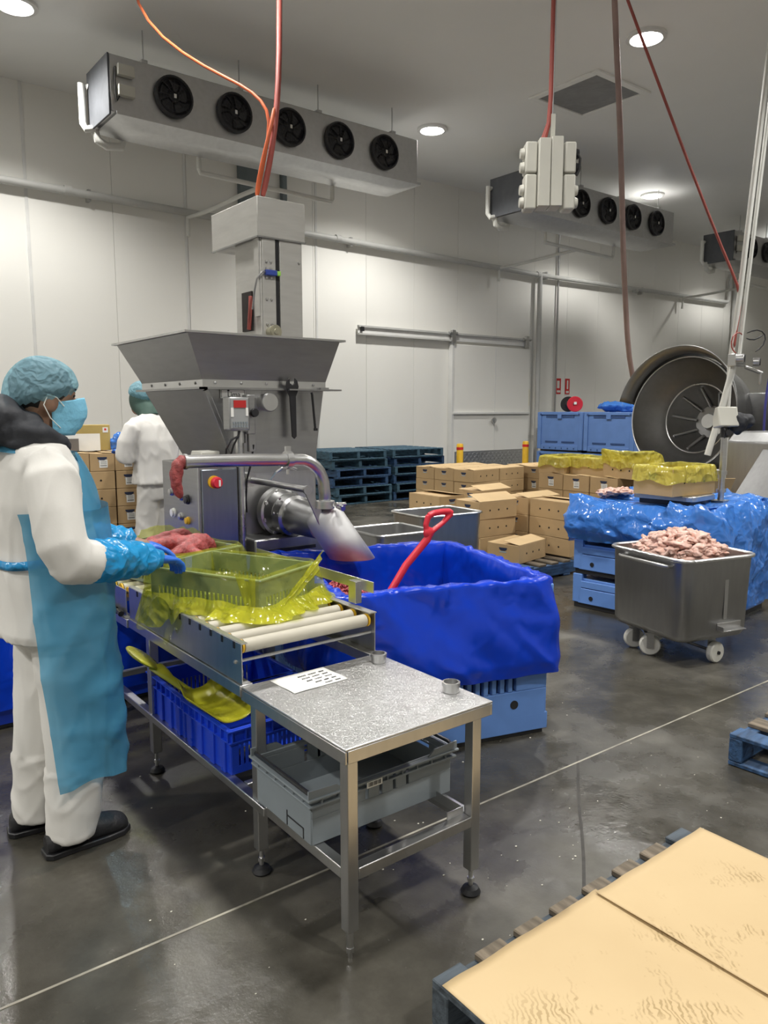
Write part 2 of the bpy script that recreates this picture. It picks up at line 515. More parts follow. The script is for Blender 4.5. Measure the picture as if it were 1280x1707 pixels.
hd = obj('door_handle', M().lathe([(0, 0), (0.03, 0), (0.03, 0.05), (0.06, 0.055), (0.06, 0.075), (0, 0.08)], (0.02, -0.1, 1.36), (0, -1, 0), 16), MAT['steel_polish'], dr)
tr = struct(obj('trim_4', M().box((10.85, WY - 0.06, 3.06), (4.75, 0.02, 0.17)), MAT['white_metal'], bevel=0.004))
obj('track_rail', M().box((10.85, WY - 0.085, 3.12), (4.75, 0.05, 0.035)), MAT['grey_pipe'], tr)
obj('track_rail', M().box((9.65, WY - 0.085, 2.98), (2.35, 0.05, 0.03)), MAT['grey_pipe'], tr)
for hx in (10.83, 13.05):
    obj('roller_hanger', M().box((hx, WY - 0.12, 3.06), (0.10, 0.06, 0.26)).cyl((hx - 0.12, WY - 0.12, 3.12), (hx + 0.12, WY - 0.12, 3.12), 0.035, n=10), MAT['steel'], tr, bevel=0.006)
obj('end_stop', M().box((8.55, WY - 0.11, 3.07), (0.06, 0.04, 0.08)), MAT['black'], tr)

# warning sign and two fire point signs
sg = thing('warning_sign', 'small yellow warning sign with black triangle beside the sliding door', 'sign', (13.19, WY, 1.86))
obj('plate', M().box((0, -0.012, 0), (0.19, 0.006, 0.37)), pm('sign_yellow', (0.80, 0.62, 0.03), 0.5), sg)
tri = [(-0.075, 0.0), (0.075, 0.0), (0.0, 0.14)]
tr_i = [(-0.05, 0.014), (0.05, 0.014), (0.0, 0.108)]
obj('triangle', M().prism(tri, 0, 0.002, lambda a, b, c: (a, -0.0155 - c, b + 0.01)), MAT['ink'], sg, smooth=0)
obj('triangle_centre', M().prism(tr_i, 0, 0.002, lambda a, b, c: (a, -0.018 - c, b + 0.01)), bpy.data.materials['sign_yellow'], sg, smooth=0)
obj('symbol', M().prism([(-0.018, 0.025), (0.018, 0.025), (0.008, 0.075), (-0.012, 0.07)], 0, 0.002, lambda a, b, c: (a, -0.0205 - c, b + 0.01)), MAT['red_print'], sg, smooth=0)
tx = M()
for i in range(5): tx.box((0, -0.0165, -0.03 - i * 0.028), (0.13 - 0.02 * (i % 2), 0.003, 0.014))
obj('lettering', tx, MAT['ink'], sg, smooth=0)
for i, (sx, lab) in enumerate(((14.30, 'small red fire sign with white picture, left of the pair above the blue bins'), (14.62, 'small red fire sign with one white stroke, right of the pair above the blue bins'))):
    s = thing('fire_sign', lab, 'sign', (sx, WY, 2.13), group='fire signs on the wall')
    obj('plate', M().box((0, -0.012, 0), (0.16, 0.006, 0.36)), MAT['red_print'], s)
    if i: obj('pictogram', M().box((0, -0.017, 0.04), (0.05, 0.003, 0.2)).box((0, -0.017, -0.13), (0.1, 0.003, 0.05)), MAT['paper'], s, smooth=0)
    else: obj('pictogram', M().box((-0.015, -0.017, 0.04), (0.09, 0.003, 0.17)).box((0, -0.017, -0.12), (0.12, 0.003, 0.05)), MAT['paper'], s, smooth=0)

# ------------------------------------------------------------------ wall pipework
wp = thing('wall_pipe', 'long grey pipe running along the back wall above the machines', 'pipe', (0, WY, 0))
obj('pipe_run', M().tube([(-6.5, -0.13, 4.66), (2.5, -0.13, 4.645), (13.3, -0.13, 4.53)], 0.055, 14), MAT['grey_pipe'], wp)
obj('pipe_run', M().tube([(13.3, -0.13, 4.53), (21.4, -0.13, 4.62)], 0.05, 14), MAT['grey_pipe'], wp)
for cx in (1.2, 3.4, 8.0, 13.35, 17.0):
    obj('coupling', M().cyl((cx - 0.05, -0.13, 4.655 - (cx - 2.5) * 0.0105 if cx < 13.2 else 4.535), (cx + 0.05, -0.13, 4.655 - (cx - 2.5) * 0.0105 if cx < 13.2 else 4.535), 0.066, n=14), MAT['grey_pipe'], wp)
    obj('bracket', M().box((cx + 0.3, -0.07, 4.64 - (cx - 2.5) * 0.0105 if cx < 13.2 else 4.55), (0.04, 0.13, 0.16)), MAT['galv'], wp)
obj('downpipe', M().tube([(13.42, -0.13, 4.53), (13.42, -0.13, 0.03)], 0.055, 12), MAT['grey_pipe'], wp)
obj('pipe_bend', M().tube([(21.4, -0.13, 4.62), (21.5, -0.13, 4.65), (21.55, -0.13, 4.8), (21.56, -0.13, 5.3), (21.7, -0.13, 5.42)], 0.05, 12), MAT['grey_pipe'], wp)
cd = tag(obj('wall_conduit', M().tube([(14.12, WY - 0.06, 5.9), (14.13, WY - 0.06, 1.2)], 0.022, 8), MAT['steel_dark']), 'thin dark conduit running straight down the wall left of the fire signs', 'conduit')
cd = tag(obj('wall_conduit', M().tube([(21.9, WY - 0.10, 5.9), (21.9, WY - 0.10, 0.4)], 0.05, 8), MAT['grey_pipe']), 'grey conduit on the wall behind the tall white posts at the right', 'conduit')
rail = thing('door_guard_rail', 'low galvanised guard frame on the wall beside the yellow bollard', 'guard rail', (13.7, WY - 0.25, 0))
obj('top_rail', M().bar((-0.45, 0, 1.15), (0.75, 0, 1.15), 0.08, 0.06), MAT['galv'], rail)
for rx in (-0.42, 0.1, 0.72): obj('post', M().box((rx, 0, 0.56), (0.07, 0.07, 1.12)), MAT['galv'], rail)
db = tag(obj('wall_duct_panel', M().box((6.28, WY - 0.05, 5.15), (0.34, 0.10, 1.6)), pm('dark_teal_panel', (0.13, 0.16, 0.17), 0.5), bevel=0.01), 'dark upright panel on the upper wall behind the first cooling unit', 'panel')
db = tag(obj('wall_duct_panel', M().box((6.95, WY - 0.05, 5.15), (0.09, 0.10, 1.6)), bpy.data.materials['dark_teal_panel'], bevel=0.01), 'narrow dark upright strip on the upper wall right of the lift tower cables', 'panel')

# ------------------------------------------------------------------ ceiling downlights
lens_mat = emit('lamp_lens', (1.0, 0.98, 0.93), 40.0)
vis = {(1, 3): 'bright round ceiling downlight at the top left corner above the cooling unit', (2, 3): 'bright round ceiling downlight between the two nearer cooling units',
       (2, 2): 'bright round ceiling downlight nearest the ceiling hatch, upper right', (3, 3): 'small bright ceiling downlight farthest away above the second cooling unit'}
ring_me = M().lathe([(0.17, 0.0), (0.235, 0.0), (0.235, -0.035), (0.19, -0.045), (0.17, -0.02)], n=32).mesh('housing_ring')
lens_me = M().lathe([(0, -0.03), (0.10, -0.028), (0.172, -0.018), (0.172, 0.0)], n=32).mesh('lens')
for i, lx in enumerate((-3.73, 2.36, 8.45, 14.54, 20.63)):
    for j, ly in enumerate((-1.95, 1.9, 5.75, 9.58)):
        t = thing('ceiling_downlight', vis.get((i, j), 'round ceiling downlight outside the picture'), 'lamp', (lx, ly, CEIL), group='downlights in the ceiling' if (i, j) in vis else 'downlights out of view')
        obj('housing_ring', ring_me, MAT['white_metal'], t)
        obj('lens', lens_me, lens_mat, t)
        ld = bpy.data.lights.new('downlight', 'SPOT')
        ld.energy = LAMP_WATT; ld.spot_size = R(136); ld.spot_blend = 0.62; ld.shadow_soft_size = 0.16
        ld.color = (1.0, 0.98, 0.935)
        lo = bpy.data.objects.new('downlight', ld); COL.objects.link(lo); lo.parent = t; lo.location = (0, 0, -0.06)

# ------------------------------------------------------------------ ceiling hatch
ht = thing('ceiling_hatch', 'square grey hatch with a pale frame in the ceiling', 'hatch', (9.33, 7.24, CEIL))
fr = M()
for s in (-1, 1):
    fr.box((0, s * 0.55, -0.015), (1.2, 0.1, 0.03)); fr.box((s * 0.55, 0, -0.015), (0.1, 1.0, 0.03))
obj('frame', fr, MAT['ceiling'], ht, bevel=0.006)
obj('panel', M().box((0, 0, -0.006), (0.99, 0.99, 0.012)), pm('hatch_grey', (0.25, 0.25, 0.25), 0.5), ht)
ins = struct(obj('trim_5', M().box((16.9, 7.6, CEIL - 0.01), (0.12, 0.10, 0.02)), MAT['steel_dark']))


# ------------------------------------------------------------------ cooling units
def cooler(x0, label, parts=True):
    L, D, Hh = 4.6, 0.72, 0.62
    zb = 4.96
    t = thing('cooling_unit', label, 'cooling unit', (x0, 9.2, zb), group='cooling units hung along the wall')
    g = MAT['galv']
    obj('casing', M().box((L / 2, D / 2, Hh / 2 + 0.02), (L, D, Hh)), g, t, bevel=0.012)
    obj('end_panel', M().box((-0.012, D / 2, Hh / 2), (0.024, D + 0.02, Hh + 0.04)), pm('cooler_end_grey', (0.085, 0.09, 0.10), 0.6) if 'cooler_end_grey' not in bpy.data.materials else bpy.data.materials['cooler_end_grey'], t, bevel=0.006)
    obj('drip_tray', M().ring([[(0.05, -0.05, 0.02), (L + 0.02, -0.05, 0.02), (L + 0.02, D + 0.04, 0.02), (0.05, D + 0.04, 0.02)], [(0.05, -0.05, -0.015), (L + 0.02, -0.05, -0.015), (L + 0.02, D + 0.04, -0.015), (0.05, D + 0.04, -0.015)], [(0.3, 0.1, -0.09), (L - 0.3, 0.1, -0.09), (L - 0.3, D - 0.15, -0.09), (0.3, D - 0.15, -0.09)]]), g, t)
    for i in range(5):
        fx = 0.75 + i * 0.80
        c = (fx, -0.01, 0.33)
        sh = obj('fan_shroud', M().lathe([(0.222, 0.0), (0.238, 0.0), (0.238, 0.05), (0.214, 0.06), (0.208, 0.0)], c, (0, -1, 0), 32), MAT['fan_black'], t)
        obj('fan_back', M().lathe([(0.0, 0.012), (0.215, 0.012)], c, (0, -1, 0), 28), MAT['fan_black'], sh)
        bl = M()
        for kk in range(5):
            a = kk * 2 * PI / 5 + i
            def bf(u, v, a=a):
                rr = 0.06 + 0.135 * v; th = a + (u - 0.5) * 0.9 + 0.25 * v
                return (c[0] + rr * math.cos(th), c[1] - 0.03 - 0.03 * (u - 0.5), c[2] + rr * math.sin(th))
            bl.grid(bf, 4, 3)
        obj('fan_blade', bl, MAT['steel_dark'] if False else MAT['fan_black'], sh, solid=0.004)
        gd = M()
        for rr in (0.06, 0.10, 0.14, 0.18, 0.205):
            gd.tube([(c[0] + rr * math.cos(2 * PI * q / 24), c[1] - 0.062, c[2] + rr * math.sin(2 * PI * q / 24)) for q in range(25)], 0.0022, 4, False)
        for q in range(8):
            a = q * PI / 4
            gd.tube([(c[0] + 0.05 * math.cos(a), c[1] - 0.064, c[2] + 0.05 * math.sin(a)), (c[0] + 0.222 * math.cos(a), c[1] - 0.058, c[2] + 0.222 * math.sin(a))], 0.0025, 4)
        obj('fan_guard', gd, MAT['fan_black'], sh)
        obj('fan_label', M().box((c[0], c[1] - 0.068, c[2] + 0.0), (0.03, 0.004, 0.045)), MAT['paper'], sh)
    for s in (0.0, 0.0):
        pass
    for kz in (0.22, 0.44):
        jb = obj('junction_box', M().box((0.17, -0.045, kz + 0.03), (0.19, 0.08, 0.12)), MAT['cream_paint'], t, bevel=0.008)
    obj('box_cable', M().tube([(0.10, -0.03, 0.20), (0.07, -0.03, 0.13), (0.05, -0.03, 0.25), (0.06, -0.03, 0.5)], 0.008, 6), MAT['black'], t)
    obj('suction_pipe', M().tube([(-0.03, 0.70, 0.48), (-0.10, 0.70, 0.5), (-0.10, 0.70, 0.05), (-0.08, 0.66, -0.02), (0.02, 0.62, 0.0)], 0.042, 12), MAT['pvc_white'], t)
    obj('drain_elbow', M().tube([(0.02, 0.65, -0.02), (0.05, 0.65, -0.12), (0.16, 0.65, -0.17), (0.34, 0.65, -0.14), (0.36, 0.65, -0.05)], 0.05, 12), MAT['pvc_white'], t)
    for hx in (0.45, 1.7, 2.9, 4.2):
        obj('hanger_rod', M().cyl((hx, 0.12, Hh), (hx, 0.12, CEIL - zb), 0.008, n=8).box((hx, 0.12, Hh + 0.05), (0.07, 0.09, 0.07)), MAT['galv'], t)
    obj('drain_pipe', M().tube([(1.35, 0.62, -0.08), (1.35, 0.62, -0.22), (1.37, 0.64, -0.26), (3.45, 0.64, -0.30), (3.47, 0.63, -0.26), (3.47, 0.62, -0.05)], 0.032, 10), MAT['pvc_white'], t)
    obj('drain_pipe', M().tube([(2.3, 0.66, -0.28), (2.2, 1.0, -0.32), (2.05, 2.0, -0.40), (1.95, 2.36, -0.42), (1.95, 2.37, -0.7)], 0.032, 10), MAT['pvc_white'], t)
    return t


c1_ = cooler(3.23, 'large galvanised cooling unit with five fans hung at the upper left, nearest')
c2_ = dup(c1_, (10.15, 9.2, 4.96), 0, 'galvanised cooling unit with fans behind the hanging cream electrical boxes', 'cooling units hung along the wall')
c3_ = dup(c1_, (17.2, 9.2, 4.96), 0, 'galvanised cooling unit cut off by the right edge, farthest', 'cooling units hung along the wall')
# ================================================================== SHARED BUILDERS
def rrect(w, d, r, n):
    """n points round a rounded rectangle: (x, y, nx, ny)"""
    hw, hd = w / 2 - r, d / 2 - r
    segs = [(2 * hw, 'l'), (PI * r / 2, 'a'), (2 * hd, 'l'), (PI * r / 2, 'a')] * 2
    segs = [(hw * 2, 0), (PI * r / 2, 1), (hd * 2, 2), (PI * r / 2, 3), (hw * 2, 4), (PI * r / 2, 5), (hd * 2, 6), (PI * r / 2, 7)]
    tot = sum(s[0] for s in segs)
    out = []
    for i in range(n):
        s = tot * i / n
        for L, k in segs:
            if s <= L or k == 7: break
            s -= L
        t = s / L if L else 0
        if k == 0: p = (-hw + 2 * hw * t, -hd - r, 0, -1)
        elif k == 1: a = -PI / 2 + t * PI / 2; p = (hw + r * math.cos(a), -hd + r * math.sin(a), math.cos(a), math.sin(a))
        elif k == 2: p = (hw + r, -hd + 2 * hd * t, 1, 0)
        elif k == 3: a = t * PI / 2; p = (hw + r * math.cos(a), hd + r * math.sin(a), math.cos(a), math.sin(a))
        elif k == 4: p = (hw - 2 * hw * t, hd + r, 0, 1)
        elif k == 5: a = PI / 2 + t * PI / 2; p = (-hw + r * math.cos(a), hd + r * math.sin(a), math.cos(a), math.sin(a))
        elif k == 6: p = (-hw - r, hd - 2 * hd * t, -1, 0)
        else: a = PI + t * PI / 2; p = (-hw + r * math.cos(a), -hd + r * math.sin(a), math.cos(a), math.sin(a))
        out.append(p)
    return out


def liner(w, d, zr, zi, prof, r=0.03, n=180, ruf=0.012, freq=9.0, seed=0.0, hem=0.03, bottom=True, inset=0.015, irf=0.3, nv=14):
    """a bag lining a box: up the inside, over the rim, down the outside. prof = [(t, offset, z, ruffle)] for the outside"""
    per = rrect(w, d, r, n)
    m = M()
    rows = []
    if bottom: rows.append((-min(w, d) * 0.3, zi + 0.005, 0.3))
    for q in range(7):
        t = q / 6
        rows.append((-inset - 0.01 * (1 - t), zi + (zr - zi) * t, irf * (1 - 0.7 * t) if q else 0.3))
    rows.append((-inset + 0.006, zr + 0.008, 0.35)); rows.append((-0.004, zr + 0.010, 0.35))
    for (o, z, k) in prof: rows.append((o, z, k))
    # refine the outside
    def fn(i, row):
        x, y, nx, ny = per[i]
        o, z, k = row
        u = i / n * freq * 2 * PI
        cu, su = math.cos(i / n * 2 * PI) * freq, math.sin(i / n * 2 * PI) * freq
        a = noise.noise(Vector((cu, su, seed + z * 1.5)))
        b_ = noise.noise(Vector((cu * 2.7, su * 2.7, seed + 5 + z * 3)))
        off = o + ruf * k * (a * 1.3 + b_ * 0.6)
        zz = z + hem * k * noise.noise(Vector((cu * 0.55, su * 0.55, seed + 9)))
        return (x + nx * off, y + ny * off, zz)
    rings = [[fn(i, row) for i in range(n)] for row in rows]
    m.ring(rings, bottom, False)
    return m


def interp(prof, n):
    out = []
    for i in range(n + 1):
        t = i / n * (len(prof) - 1); k = min(int(t), len(prof) - 2); f = t - k
        f2 = f * f * (3 - 2 * f) if False else f
        out.append(tuple(prof[k][j] * (1 - f2) + prof[k + 1][j] * f2 for j in range(3)))
    return out


def foot(t, x, y, h=0.09, pad=True):
    f = obj('foot', M().lathe([(0, 0.0), (0.03, 0.0), (0.034, 0.008), (0.026, 0.022), (0.008, 0.03)], (x, y, 0), n=20), MAT['black'], t)
    obj('foot_stud', M().cyl((x, y, 0.02), (x, y, h + 0.01), 0.008, n=10).cyl((x, y, 0.045), (x, y, 0.057), 0.013, n=6), MAT['steel_polish'], t)


# ================================================================== STEEL TABLE
T = thing('steel_table', 'small stainless steel table with scratched top in the foreground', 'table', (1.45, 1.96, 0))
x0, x1, y0, y1, zt = -0.295, 0.292, -0.305, 0.315, 0.658
obj('tabletop', M().box((0, 0.005, zt - 0.004), (x1 - x0, y1 - y0, 0.008)), MAT['steel_top'], T, bevel=0.003)
ap = M()
for (a, b) in (((x0 + 0.004, y0), (x0 + 0.004, y1)), ((x1 - 0.004, y0), (x1 - 0.004, y1))):
    ap.box((a[0], 0.005, zt - 0.0275), (0.008, y1 - y0, 0.039))
for yy in (y0 + 0.004, y1 - 0.004): ap.box((0, yy, zt - 0.0275), (x1 - x0 - 0.017, 0.008, 0.039))
obj('top_skirt', ap, MAT['steel_satin'], T, bevel=0.002)
LX, LY = (-0.268, 0.225), (-0.285, 0.245)
legm = M().box((0, 0, 0.09 + (zt - 0.04 - 0.09) / 2), (0.038, 0.038, zt - 0.04 - 0.09)).mesh('leg', 0)
for i, lx in enumerate(LX):
    for j, ly in enumerate(LY):
        obj('leg', legm, MAT['steel_satin'], T, (lx, ly, 0), bevel=0.003)
        if i == 0 and j == 0:
            obj('foot_stud', M().cyl((lx, ly, 0.03), (lx, ly, 0.10), 0.011, n=10).cyl((lx, ly, 0.02), (lx, ly, 0.035), 0.013, n=6).cyl((lx, ly, 0), (lx, ly, 0.02), 0.007, n=8), MAT['steel_polish'], T)
        else: foot(T, lx, ly)
zr_ = 0.265
for lx in LX:
    obj('lower_rail', M().box((lx, -0.02, zr_), (0.036, 0.49, 0.036)), MAT['steel_satin'], T, bevel=0.003)
obj('lower_rail', M().box((-0.02, LY[0], zr_), (0.454, 0.036, 0.036)), MAT['steel_satin'], T, bevel=0.003)
obj('lower_rail', M().box((-0.02, LY[1], zr_), (0.454, 0.036, 0.036)), MAT['steel_satin'], T, bevel=0.003)
obj('angle_rail', M().box((0.205, -0.12, zr_ + 0.0205), (0.003, 0.28, 0.036)), MAT['steel_polish'], T)
obj('angle_rail', M().box((0.165, -0.268, zr_ + 0.031), (0.07, 0.003, 0.026)), MAT['steel_polish'], T)

# note and two ferrules on the table
nt_ = thing('paper_note', 'white sheet of paper with handwriting lying on the steel table', 'paper', (1.375, 2.185, 0.6585), R(2))
def pf(u, v): return ((u - 0.5) * 0.225, (v - 0.5) * 0.155, 0.0015 + 0.003 * max(0, N3(u * 2, v * 2, 3)))
obj('sheet', M().grid(pf, 10, 8), MAT['paper'], nt_, solid=0.0006)
hw = M(); rnd = random.Random(4)
for ln in range(5):
    yy = -0.062 + ln * 0.026
    xx = 0.09
    for wd in range(rnd.choice((2, 3, 3))):
        L = rnd.uniform(0.018, 0.034)
        pts = [(xx - 0.0 - L * k / 12, yy + 0.0055 * math.sin(k * 2.3 + wd), 0.0045) for k in range(13)]
        hw.tube(pts, 0.0017, 4); xx -= L + 0.012
hw2 = M()
for (px_, py_, pz_) in hw.v: hw2.v.append((px_, py_ * 1.0, 0.0036 + (pz_ - 0.0045) * 0.3))
hw2.f = hw.f
obj('handwriting', hw2, MAT['ink'], nt_, smooth=0)
for (fx, fy, lab) in ((1.685, 2.19, 'short polished steel pipe ferrule on the table beside the conveyor end'), (1.692, 1.80, 'short polished steel pipe ferrule near the right front of the table')):
    rg = thing('pipe_ferrule', lab, 'ferrule', (fx, fy, 0.6585), group='ferrules on the steel table')
    obj('sleeve', M().lathe([(0.024, 0.001), (0.027, 0.001), (0.027, 0.035), (0.024, 0.035), (0.024, 0.001)], n=28), MAT['steel_polish'], rg)
    obj('flange', M().lathe([(0.025, 0.022), (0.031, 0.022), (0.031, 0.034), (0.025, 0.0345)], n=28), MAT['steel_polish'], rg)


# ================================================================== PLASTIC CRATES
def wall_holes(m, p0, p1, z0, z1, th, slots):
    """a straight crate wall between two corners with rectangular openings [(s0, s1, za, zb)] along it"""
    p0 = Vector(p0); p1 = Vector(p1); L = (p1 - p0).length
    d = (p1 - p0) / L; ang = math.atan2(d.y, d.x)
    def seg(s0, s1, za, zb):
        if s1 - s0 < 1e-4 or zb - za < 1e-4: return
        c = p0 + d * ((s0 + s1) / 2)
        m.box((c.x, c.y, (za + zb) / 2), (s1 - s0, th, zb - za), ang)
    if not slots:
        seg(0, L, z0, z1); return
    za = min(s[2] for s in slots); zb = max(s[3] for s in slots)
    seg(0, L, z0, za); seg(0, L, zb, z1)
    s = 0
    for (a, b, q0, q1) in sorted(slots):
        seg(s, a, za, zb)
        seg(a, b, za, q0); seg(a, b, q1, zb)
        s = b
    seg(s, L, za, zb)


def crate_body(w, d, h, th=0.006, slots_long=None, slots_short=None, floor=True):
    m = M()
    c = [(-w / 2, -d / 2), (w / 2, -d / 2), (w / 2, d / 2), (-w / 2, d / 2)]
    for i in range(4):
        a, b = c[i], c[(i + 1) % 4]
        wall_holes(m, (*a, 0), (*b, 0), 0.0, h, th, slots_long if i % 2 == 0 else slots_short)
    if floor: m.box((0, 0, 0.006), (w, d, 0.008))
    return m


# grey crate with black swing bars on the lower rails of the table
gc = thing('grey_crate', 'grey plastic crate with folding black bars under the steel table', 'crate', (1.44, 2.005, 0.284), R(-1))
W, D_, Hc = 0.56, 0.345, 0.16
sl = [(0.20 + k * 0.055, 0.212 + k * 0.055, 0.085, 0.145) for k in range(4)]
ss = [(0.11, 0.235, 0.115, 0.14)]
obj('body', crate_body(W, D_, Hc, 0.006, sl, ss), MAT['grey_crate'], gc, bevel=0.002)
rim = M()
for zz, ex in ((Hc - 0.006, 0.022), (Hc - 0.03, 0.016)):
    for s in (-1, 1):
        rim.box((0, s * (D_ / 2 + ex / 2), zz), (W + 2 * ex, ex, 0.007)); rim.box((s * (W / 2 + ex / 2), 0, zz), (ex, D_, 0.007))
for k in range(9):
    for s in (-1, 1):
        rim.box((-W / 2 + W * (k + 0.5) / 9, s * (D_ / 2 + 0.008), Hc - 0.018), (0.004, 0.014, 0.026))
for k in range(6):
    for s in (-1, 1):
        rim.box((s * (W / 2 + 0.008), -D_ / 2 + D_ * (k + 0.5) / 6, Hc - 0.018), (0.014, 0.004, 0.026))
obj('rim', rim, MAT['grey_crate'], gc, bevel=0.0015)
# raised corners of the rim
for sx in (-1, 1):
    for sy in (-1, 1):
        obj('raised_corner', M().prism([(0, 0), (0.13, 0), (0.10, 0.024), (0.0, 0.028)], -0.003, 0.003, lambda a, b, c, sx=sx, sy=sy: (sx * (W / 2 + 0.018 - a), sy * (D_ / 2 + 0.012) + c, Hc + b - 0.004)), MAT['grey_crate'], gc, smooth=0)
for sx in (-1, 1):
    obj('swing_bar', M().tube([(sx * (W / 2 + 0.005), -D_ / 2, Hc + 0.008), (sx * (W / 2 + 0.010), -D_ / 2 + 0.02, Hc + 0.012), (sx * (W / 2 + 0.010), D_ / 2 - 0.02, Hc + 0.012), (sx * (W / 2 + 0.005), D_ / 2, Hc + 0.008)], 0.007, 8), MAT['black_plastic'], gc)
pnl = M()
for (a, b) in (((-W / 2 - 0.0035, -0.03, 0.03), (0.003, 0.004, 0.05)), ((-W / 2 - 0.0035, -0.13, 0.022), (0.003, 0.004, 0.035)), ((-W / 2 - 0.0035, -0.08, 0.038), (0.003, 0.10, 0.004))): pnl.box(a, b)
obj('label_panel_edge', pnl, MAT['black_plastic'], gc, smooth=0)
lb = obj('barcode_sticker', M().box((-0.06, -D_ / 2 - 0.024, Hc - 0.016), (0.06, 0.002, 0.02)), MAT['paper'], gc, smooth=0)
bc = M()
for k in range(9): bc.box((-0.083 + k * 0.0055, -D_ / 2 - 0.0255, Hc - 0.015), (0.002 + 0.001 * (k % 3), 0.001, 0.013))
obj('bars', bc, MAT['ink'], lb, smooth=0)
rb = M()
for a in [k * PI / 4 for k in range(8)]:
    rb.box((-0.19 + 0.03 * math.cos(a), -0.08 + 0.03 * math.sin(a), 0.0125), (0.04, 0.006, 0.005), a)
obj('floor_ribs', rb, MAT['grey_crate'], gc)

# ================================================================== ROLLER CONVEYOR
CV = thing('roller_conveyor', 'stainless roller conveyor frame with ivory rollers carrying the yellow lined crates', 'conveyor', (1.16, 2.27, 0))
def panel(name, xs, ya, yb, z0, z1, t=CV):
    return obj(name, M().box((xs, (ya + yb) / 2, (z0 + z1) / 2), (0.004, yb - ya, z1 - z0)), MAT['steel_satin'], t, bevel=0.001)
panel('side_panel', 0.0, 0.0, 1.08, 0.665, 0.808)
panel('side_panel', 0.0, 1.12, 1.66, 0.665, 0.785)
panel('side_panel', 0.585, 0.02, 1.08, 0.66, 0.815)
panel('side_panel', 0.585, 1.12, 1.60, 0.665, 0.80)
obj('panel_flange', M().box((0.011, 0.54, 0.808), (0.022, 1.08, 0.004)), MAT['steel_polish'], CV)
obj('panel_flange', M().box((0.578, 0.56, 0.817), (0.030, 1.08, 0.004)), MAT['steel_polish'], CV)
obj('frame_rail', M().box((0.015, 0.54, 0.642), (0.05, 1.08, 0.042)), MAT['steel_satin'], CV, bevel=0.003)
obj('frame_rail', M().box((0.57, 0.54, 0.642), (0.05, 1.08, 0.042)), MAT['steel_satin'], CV, bevel=0.003)
obj('frame_rail', M().box((0.015, 1.38, 0.632), (0.05, 0.56, 0.04)), MAT['steel_satin'], CV, bevel=0.003)
obj('frame_rail', M().box((0.57, 1.36, 0.632), (0.05, 0.48, 0.04)), MAT['steel_satin'], CV, bevel=0.003)
for yy in (0.88, 1.60):
    obj('cross_rail', M().box((0.2925, yy, 0.632), (0.505, 0.036, 0.036)), MAT['steel_satin'], CV, bevel=0.003)
rol = M().cyl((0.03, 0, 0), (0.555, 0, 0), 0.024, n=20)
rol_me = rol.mesh('roller')
cap_me = M().cyl((0.0, 0, 0), (0.007, 0, 0), 0.025, n=16).mesh('roller_cap')
shaft_me = M().cyl((0.0, 0, 0), (0.585, 0, 0), 0.006, n=8).mesh('roller_shaft')
for k in range(17):
    yy = 0.05 + k * 0.092
    if 1.06 < yy < 1.12: continue
    zc = 0.785 if yy < 1.1 else 0.765
    ro = obj('roller', rol_me, MAT['roller'], CV, (0, yy, zc))
    obj('end_cap', cap_me, MAT['yellow'], ro, (0.561, 0, 0)); obj('end_cap', cap_me, MAT['yellow'], ro, (0.019, 0, 0))
    obj('shaft', shaft_me, MAT['black'], ro)
    if yy < 1.08:
        obj('axle_slot', M().box((-0.003, yy + 0.002, 0.795), (0.003, 0.012, 0.024)), MAT['black'], CV)
obj('tie_rod', M().cyl((0.0, 0.045, 0.735), (0.585, 0.045, 0.735), 0.006, n=8), MAT['steel_polish'], CV)
for (by, bz) in ((0.045, 0.735), (0.55, 0.735)):
    obj('bolt', M().lathe([(0, 0.008), (0.006, 0.006), (0.008, 0.0)], (-0.002, by, bz), (-1, 0, 0), 10), MAT['steel_polish'], CV)
for (lx, ly) in ((0.02, 0.88), (0.57, 0.88), (0.02, 1.60), (0.57, 1.60)):
    obj('leg', M().box((lx, ly, 0.36), (0.04, 0.04, 0.53)), MAT['steel_satin'], CV, bevel=0.003)
    foot(CV, lx, ly, 0.1)
for lx in (0.012, 0.565):
    obj('lower_rail', M().box((lx, 0.73, 0.262), (0.036, 1.74, 0.03)), MAT['steel_satin'], CV, bevel=0.003)
for ly in (0.06, 0.86, 1.50):
    obj('lower_rail', M().box((0.288, ly, 0.262), (0.51, 0.03, 0.03)), MAT['steel_satin'], CV, bevel=0.003)
gr_ = obj('guide_rail', M().box((0.62, 0.55, 0.90), (0.004, 0.95, 0.045)).box((0.605, 0.18, 0.868), (0.03, 0.05, 0.09)).box((0.605, 0.85, 0.868), (0.03, 0.05, 0.09)), MAT['steel_polish'], CV, bevel=0.001)
tk = M()
for k in range(5): tk.tube([(-0.02 + 0.01 * math.sin(k), 1.14 + k * 0.09, 0.672), (-0.018, 1.17 + k * 0.09, 0.678), (-0.03 + 0.008 * math.cos(k), 1.21 + k * 0.09, 0.672)], 0.014, 8)
obj('chain_cover', tk, MAT['black'], CV)


